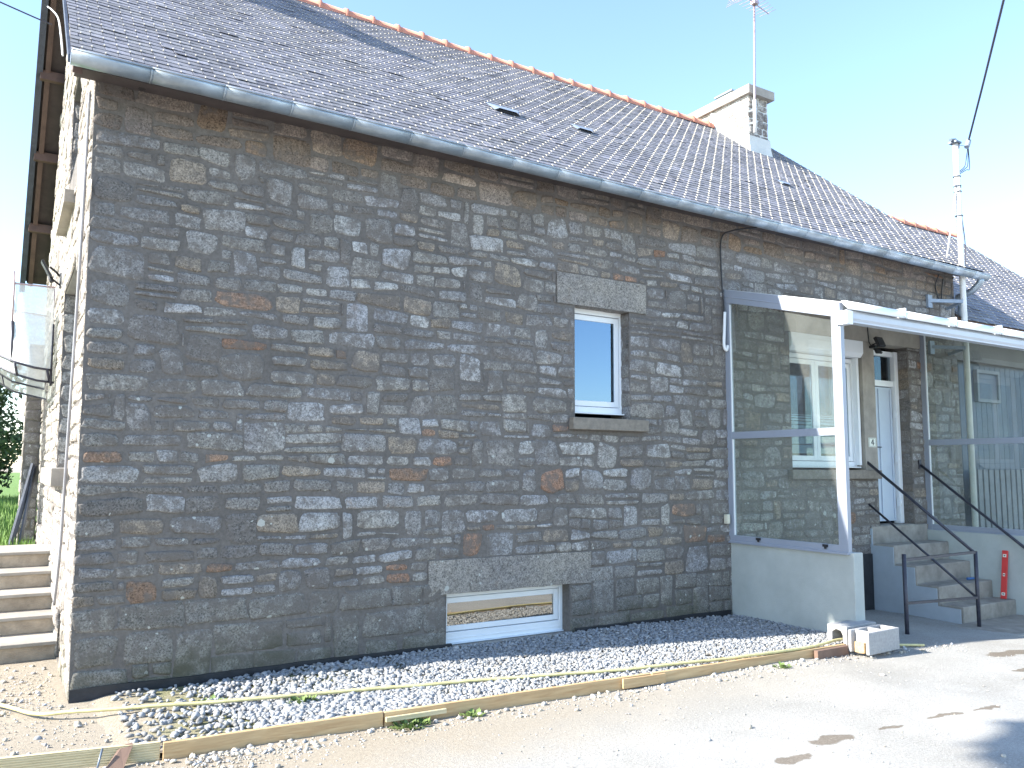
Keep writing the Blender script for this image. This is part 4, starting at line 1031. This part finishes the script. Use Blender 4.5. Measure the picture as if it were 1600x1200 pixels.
def peb_mat():
    m, t, p = newmat('crushed_stone'); c = coords(t); a = node(t, 'ShaderNodeAttribute'); a.attribute_name = 'tint'
    col = mixc(t, a.outputs['Color'], ramp(t, noise_n(t, c, 90, 4, .7), [(.3, g3(.75)), (.7, g3(1.2))]), 1, 'MULTIPLY')
    t.links.new(col, p.inputs['Base Color']); p.inputs['Roughness'].default_value = .85; p.inputs['Specular IOR Level'].default_value = .3; return m
M_PEB = peb_mat()
GT = [(.29, .30, .31), (.33, .335, .34), (.26, .27, .285), (.38, .38, .375), (.28, .27, .25), (.31, .32, .33)]
def edge_y(x):    # inner face of the timber edging
    if x < .36: return -1.02 - (x+1.6)*.2245
    if x < 3.72: return -1.46 - (x-.36)*.0565
    return -1.65
rp = random.Random(77); pts = []
for i in range(36000):
    x = rp.uniform(.25, 6.4); y = rp.uniform(edge_y(x)+.02, -.04)
    dens = .12 + .88*sstep(.2, 1.9, x + .5*noise.noise(Vector((x*1.3, y*1.3, 9)))*1.6 - .3*(y+.75))
    # mossy gap near the wall at the left
    dens *= 1 if x > 2.3 else (.45 + .55*sstep(-.4, -.9, y + .2*noise.noise(Vector((x*2, y*2, 4)))))
    if x > 5.2: dens *= sstep(-.02, -.35, y - (x-5.2)*.05)*.75 + .25
    if rp.random() > dens: continue
    s = rp.uniform(.008, .017)*(1.35 if x < 2.2 else 1.0)*(1.2 - .2*sstep(2, 6, x))
    if rp.random() < .02: s *= 1.6
    base = .03 + .02*sstep(.5, 3, x)
    pts.append((x, y, base + gz(x, y)*.6 + rp.uniform(-.006, .016) + .012*noise.noise(Vector((x*2, y*2, 0))), s))
pebbles('gravel', pts, GT, 1, M_PEB)
pts = []
for i in range(6000):
    x = rp.uniform(-1.4, 7.5) if rp.random() < .5 else rp.uniform(-1.4, 1.2); 
    if rp.random() < .6: y = edge_y(x) - .06 - abs(rp.gauss(0, .14)); 
    else: y = edge_y(x) - rp.uniform(.03, 3.0)
    if x < .5 and rp.random() < .8: y = rp.uniform(-1.2, 1.3); x = rp.uniform(-1.2, -.02) if y > -.1 else rp.uniform(-1.2, 1.4)
    if y > -.05 and x > -.06: continue
    if y > edge_y(x)-.03 and x > 1.2: continue
    s = rp.uniform(.003, .008) if rp.random() < (.88 if x < 1 or y > edge_y(x)-.3 else .985) else rp.uniform(.010, .022)
    pts.append((x, y, gz(x, y)+s*.3, s))
pebbles('loose_stones', pts, [(.42, .38, .32), (.46, .46, .46), (.36, .34, .32), (.5, .45, .36)], 2, M_PEB)
# mossy soil bed beneath the gravel
def bed_mat():
    m, t, p = newmat('gravel_bed_soil'); c = coords(t)
    soil = ramp(t, noise_n(t, c, 35, 6, .75), [(.3, (.13, .11, .085)), (.7, (.30, .26, .20))])
    moss = ramp(t, noise_n(t, c, 50, 5, .7), [(.3, (.10, .115, .03)), (.7, (.24, .25, .09))])
    sandy = ramp(t, noise_n(t, c, 45, 6, .8), [(.3, (.25, .205, .15)), (.7, (.385, .335, .26))])
    s = sep(t, c); wig = math_n(t, 'MULTIPLY', noise_n(t, c, 2.5, 5, .7), 1.6)
    a = node(t, 'ShaderNodeMapRange'); a.inputs['From Min'].default_value = 1.1; a.inputs['From Max'].default_value = 1.7; t.links.new(math_n(t, 'ADD', s[0], wig), a.inputs['Value'])
    b_ = node(t, 'ShaderNodeMapRange'); b_.inputs['From Min'].default_value = 3.4; b_.inputs['From Max'].default_value = 2.8; t.links.new(math_n(t, 'ADD', s[0], wig), b_.inputs['Value'])
    col = mixc(t, soil, moss, math_n(t, 'MULTIPLY', b_.outputs[0], .75)); col = mixc(t, sandy, col, a.outputs[0])
    t.links.new(col, p.inputs['Base Color']); p.inputs['Roughness'].default_value = .95
    bump(t, p, noise_n(t, c, 60, 5, .7), .7, .015); return m
bed = MB(); NX, NY = 90, 18
for j in range(NY+1):
    for i in range(NX+1):
        x = -.0 + 6.37*i/NX; y0 = edge_y(x)+.004; y = y0 + (0 - y0 - .0)*j/NY
        zz = .024 + .02*sstep(.5, 3, x) + gz(x, y)*.6 + .014*noise.noise(Vector((x*2, y*2, 0)))
        zz = zz*sstep(-.25, .5, x) + .014*(1-sstep(-.25, .5, x))
        zz -= .035*(1-sstep(.0, .3, x))
        bed.v.append((x, y, zz))
for j in range(NY):
    for i in range(NX): bed.f.append((j*(NX+1)+i, j*(NX+1)+i+1, (j+1)*(NX+1)+i+1, (j+1)*(NX+1)+i)); bed.m.append(0); bed.t.append((.3, .3, .3)); bed.sm.append(True)
struct(bed.build('gravel_bed', bed_mat(), fixn=False))
# weeds
M_WEED = plain('weed_leaf', (.13, .19, .05), .7, 0, .4, 30)
def weed(x, y, z, n, r, seed, label):
    mb = MB(); q = random.Random(seed)
    for i in range(n):
        a = q.uniform(0, 2*pi); d = r*q.random()**.7; L = q.uniform(.02, .06); el = q.uniform(.2, 1.3); w = L*q.uniform(.18, .35)
        b0 = Vector((x+cos(a)*d, y+sin(a)*d*.6, z)); dr = Vector((cos(a)*cos(el), sin(a)*cos(el), sin(el))); sd = Vector((-sin(a), cos(a), 0))
        mb.add([b0, b0+dr*L*.5+sd*w, b0+dr*L+Vector((0, 0, -.01)), b0+dr*L*.5-sd*w], [(0, 1, 2, 3)])
    tag(mb.build('weed', M_WEED, fixn=False), label, 'weed', 'weeds along the edging')
weed(1.78, -1.66, .0, 170, .13, 1, 'largest green weed clump, right under the pale joint batten')
weed(2.2, -1.68, .0, 60, .07, 2, 'small weed tuft a little right of the largest clump by the edging')
weed(.78, -.62, .03, 60, .09, 3, 'low green weeds in the gravel near the house corner by the hose')
weed(1.30, -.98, .05, 60, .09, 4, 'low moss-green weeds in the gravel below the hose')
weed(5.0, -1.83, .0, 40, .07, 5, 'tiny weeds in front of the edging near the porch')

# ================================================================ MAST, ANTENNA
mast = thing('service_mast', 'tall pale metal service mast at the right end of the house', 'mast')
mx, my = 10.72, -.30
h = MB(); h.tube([(mx, my, -.3), (mx, my, 4.6), (mx+.0, my, 6.2)], .038, 14); h.build('pole', M_GALV, mast)
h = MB(); h.box(mx-.075, mx+.06, my-.06, my+.06, 6.2, 6.225)
h.tube([(mx-.12, my, 6.23), (mx, my, 6.26), (mx+.08, my, 6.21), (mx+.06, my, 6.15)], .022, 8); h.build('cap', M_ZINCD, mast)
for z in (5.72, 5.58, 5.5, 5.15):
    h = MB(); h.tube([(mx+.046*cos(a*pi/6), my+.046*sin(a*pi/6), z) for a in range(13)], .008, 6, cap=False); 
    if z == 5.58: h.box(mx-.075, mx+.075, my-.012, my+.012, z-.012, z+.012)
    h.build('clamp', M_ZINCD, mast)
for z in (3.93, 3.28):
    h = MB(); h.bar((10.35, -.03, z+.02), (mx-.02, my, z+.0), .04, .045); h.bar((10.78, -.02, z-.05), (mx, my, z), .03, .04); h.box(10.3, 10.4, -.045, -.01, z-.08, z+.1); h.build('bracket', M_LEAD, mast)
iso = Vector((mx+.24, my-.05, 6.24))
h = MB(); h.tube([iso+Vector((-.04, 0, -.06)), iso, iso+Vector((.02, 0, .05))], .035, 10); h.tube([(mx+.05, my, 6.2), tuple(iso+Vector((-.05, 0, -.05)))], .005, 6)
h.build('insulator', M_LEAD, mast)
for i, s in enumerate((.0, .05, .1)):
    h = MB(); h.tube(smooth_path([tuple(iso), (mx+.26+s*.8, my, 6.02-s), (mx+.2+s*.5, my, 5.9-s*.3), (mx+.045, my, 5.80-s*.4)]), .006, 6); h.build('drop_wire', M_WIRE, mast)
h = MB(); h.tube(smooth_path([(mx+.045, my, 5.7), (mx+.10, my+.02, 5.2), (mx+.19, my+.04, 4.8), (mx+.16, my+.05, 4.4), (mx+.12, my+.1, 4.05)]), .009, 6); h.build('drop_wire', M_WIRE, mast)
h = MB(); h.tube([(mx-.045, my, 5.5), (mx-.22, my+.08, 4.53)], .012, 8); h.build('stay', M_GALV, mast)
cable('service_cable', smooth_path([tuple(iso+Vector((.02, 0, .05))), (10.43, -.76, 6.42), (9.88, -1.17, 6.55), (8.77, -2.0, 6.85), (6.56, -3.65, 7.45), (2.1, -6.95, 8.9), (-4, -11.5, 11)]), .014, M_WIRE, 'thick dark overhead cable rising from the mast to the top right')
ant = thing('tv_antenna', 'rusty television antenna mast strapped to the right-hand chimney', 'antenna')
h = MB(); h.tube([(9.93, 2.6, 7.25), (9.94, 2.6, 7.7), (9.995, 2.6, 9.62)], .018, 10); h.build('mast', M_ANT, ant)
h = MB(); h.tube([(9.93, 2.6, 7.22), (9.94, 2.6, 7.8)], .03, 10)
for z in (7.38, 7.6): h.bar((9.80, 2.66, z-.02), (9.99, 2.6, z+.05), .03, .03); h.bar((9.94, 2.6, z), (10.06, 2.73, z+.05), .02, .02)
h.build('clamp', M_GALV, ant)
h = MB(); h.tube([(9.6, 2.5, 9.52), (10.5, 2.72, 9.56)], .010, 6)
for k in range(9):
    t_ = k/8; c_ = Vector((9.65+.8*t_, 2.51+.2*t_, 9.523+.035*t_)); L = .22 - .008*k
    h.tube([c_ + Vector((.2*L, -L, .0)), c_ + Vector((-.2*L, L, 0))], .004, 5)
for q in (-1, 0, 1, 2): h.tube([(9.66+.02*q, 2.2, 9.5+.045*q), (9.60+.02*q, 2.85, 9.5+.045*q)], .004, 5)
h.box(9.93, 10.03, 2.53, 2.62, 9.5, 9.56); h.build('antenna_head', M_ANT, ant)

# ================================================================ NEIGHBOUR HOUSE (right)
nb = thing('neighbour_house', 'lower slate-roofed neighbouring house with a dark blue barn door', 'house')
nw = MB(); nw.box(11.06, 11.30, .3, 7, -.5, 4.0); nw.box(14.4, 17.2, .3, 7, -.5, 3.9); nw.box(11.30, 14.4, .3, 7, 3.25, 3.9); nw.add([(17.2, .3, 3.9), (17.2, 6.9, 3.9), (17.2, 3.6, 6.7)], [(0, 1, 2)])
masonry(nw, (14.4, 17.2, -.2, 3.6), [], lambda u, v, d: (u, .3-d, v), random.Random(61), tintf=tint_wall)
nwo = nw.build('wall', [M_MORTAR, M_STONE], nb, fixn=False)
nth = atan(.84); ND = Vector((0, cos(nth), sin(nth))); NN = Vector((0, -sin(nth), cos(nth)))
nr = MB(); nyl = 3.6 - (-.12); 
slate_roof(nr, 11.05, 17.35, Vector((0, -.12, 6.86-.84*3.72)), ND, NN, 3.72/cos(nth), .22, .115, 15, hook=.010)
slab(nr, 11.05, 17.33, -.11, 6.855-.84*3.72, 3.6, 6.83, .05, 2); slab(nr, 11.05, 17.35, 3.6, 6.86, 7.4, 3.6, .06, 3)
nro = nr.build('roof', [M_SLATE, M_HOOK, M_OLDW, M_SLATEP], nb, fixn=False)
x = 14.3
while x < 17.2:
    o = rt_me.copy(); COL.objects.link(o); o.parent = nro; o.location = (x, 3.6, 6.84); o.rotation_euler = (0, 0, 0); x += .40
bd = MB(); bd.box(11.30, 14.4, .42, .47, -.4, 3.25, 0)
for i in range(20): bd.box(11.45+.148*i, 11.45+.148*i+.14, .40, .42, -.4, 3.22, 0)
bdo = bd.build('barn_door', M_BARN, nb, .002)
h = MB(); h.box(12.15, 12.20, .34, .40, 2.65, 3.15); h.box(12.75, 12.80, .34, .40, 2.65, 3.15); h.box(12.2, 12.75, .34, .40, 2.65, 2.7); h.box(12.2, 12.75, .34, .40, 3.1, 3.15); wv_ = h.build('window', M_SLAT, bdo)
h = MB(); h.box(12.2, 12.75, .37, .378, 2.7, 3.1); h.build('pane', M_BARN, wv_)
fe = MB()
for i in range(12): fe.box(11.62+.155*i, 11.62+.155*i+.11, .20, .222, -.3, 1.62 + .0*i)
fe.box(11.6, 13.5, .222, .26, .2, .28); fe.box(11.6, 13.5, .222, .26, 1.2, 1.28)
tag(fe.build('slatted_gate', M_SLAT, None, .002), 'grey vertical slatted gate seen through the right porch panel', 'gate')

# ================================================================ TREES
M_LEAF = plain('tree_leaf', (.055, .085, .03), .75, 0, .5, 1.2)
M_BARK = plain('bark', (.12, .09, .07), .9, 0, .3, 8, .6, 30)
def tree(x, y, z0, h, r, crown_z, n, seed, label, leaf=.09, name='broadleaf_tree'):
    q = random.Random(seed); root = thing(name, label, 'tree', 'broadleaf trees')
    t_ = MB(); top_ = Vector((x+q.uniform(-.2, .2), y, z0+h*.7))
    t_.tube([(x, y, z0-.2), (x+.05, y, z0+h*.3), tuple(top_)], .16*h/5, 8, r2=.05)
    for i in range(7):
        a = q.uniform(0, 2*pi); s_ = Vector((x, y, z0 + h*q.uniform(.25, .6))); e_ = s_ + Vector((cos(a)*r*.7, sin(a)*r*.7, h*.22)); t_.tube([s_, (s_+e_)/2+Vector((0, 0, .1)), e_], .05*h/5, 6, r2=.015)
    t_.build('trunk', M_BARK, root)
    c_ = MB(); cl = []
    for i in range(26):
        a = q.uniform(0, 2*pi); u = q.uniform(-1, 1); rr_ = q.random()**.4*.85; s_ = sqrt(1-u*u)
        cl.append((Vector((x+cos(a)*s_*rr_*r, y+sin(a)*s_*rr_*r, crown_z+u*rr_*r*.95)), r*q.uniform(.22, .42)))
    for i in range(n):
        cc, cr = q.choice(cl); a = q.uniform(0, 2*pi); u = q.uniform(-1, 1); s_ = sqrt(1-u*u); k = cr*q.random()**.45
        p = cc + Vector((cos(a)*s_*k, sin(a)*s_*k, u*k*.85)); L = leaf*q.uniform(.6, 1.4)
        ax = Vector((q.gauss(0, 1), q.gauss(0, 1), q.gauss(0, 1))).normalized(); b_ = ax.cross(Vector((q.gauss(0, 1), q.gauss(0, 1), q.gauss(0, 1)))).normalized()
        c_.add([p-ax*L, p+b_*L*.5, p+ax*L, p-b_*L*.5], [(0, 1, 2, 3)])
    c_.build('crown', M_LEAF, root, fixn=False)
tree(-1.9, 21.5, .4, 5.0, 2.3, 2.7, 20000, 3, 'dark leafy tree standing beyond the lawn behind the gable', .07)
tree(-3.2, 26, .4, 7.0, 3.0, 4.2, 5000, 4, 'taller leafy tree rising behind the one on the lawn edge', .16)
tree(-6.6, -3.1, .0, 9.0, 1.6, 7.3, 14000, 5, 'tall leafy tree left of the photographer beside the road', .15)
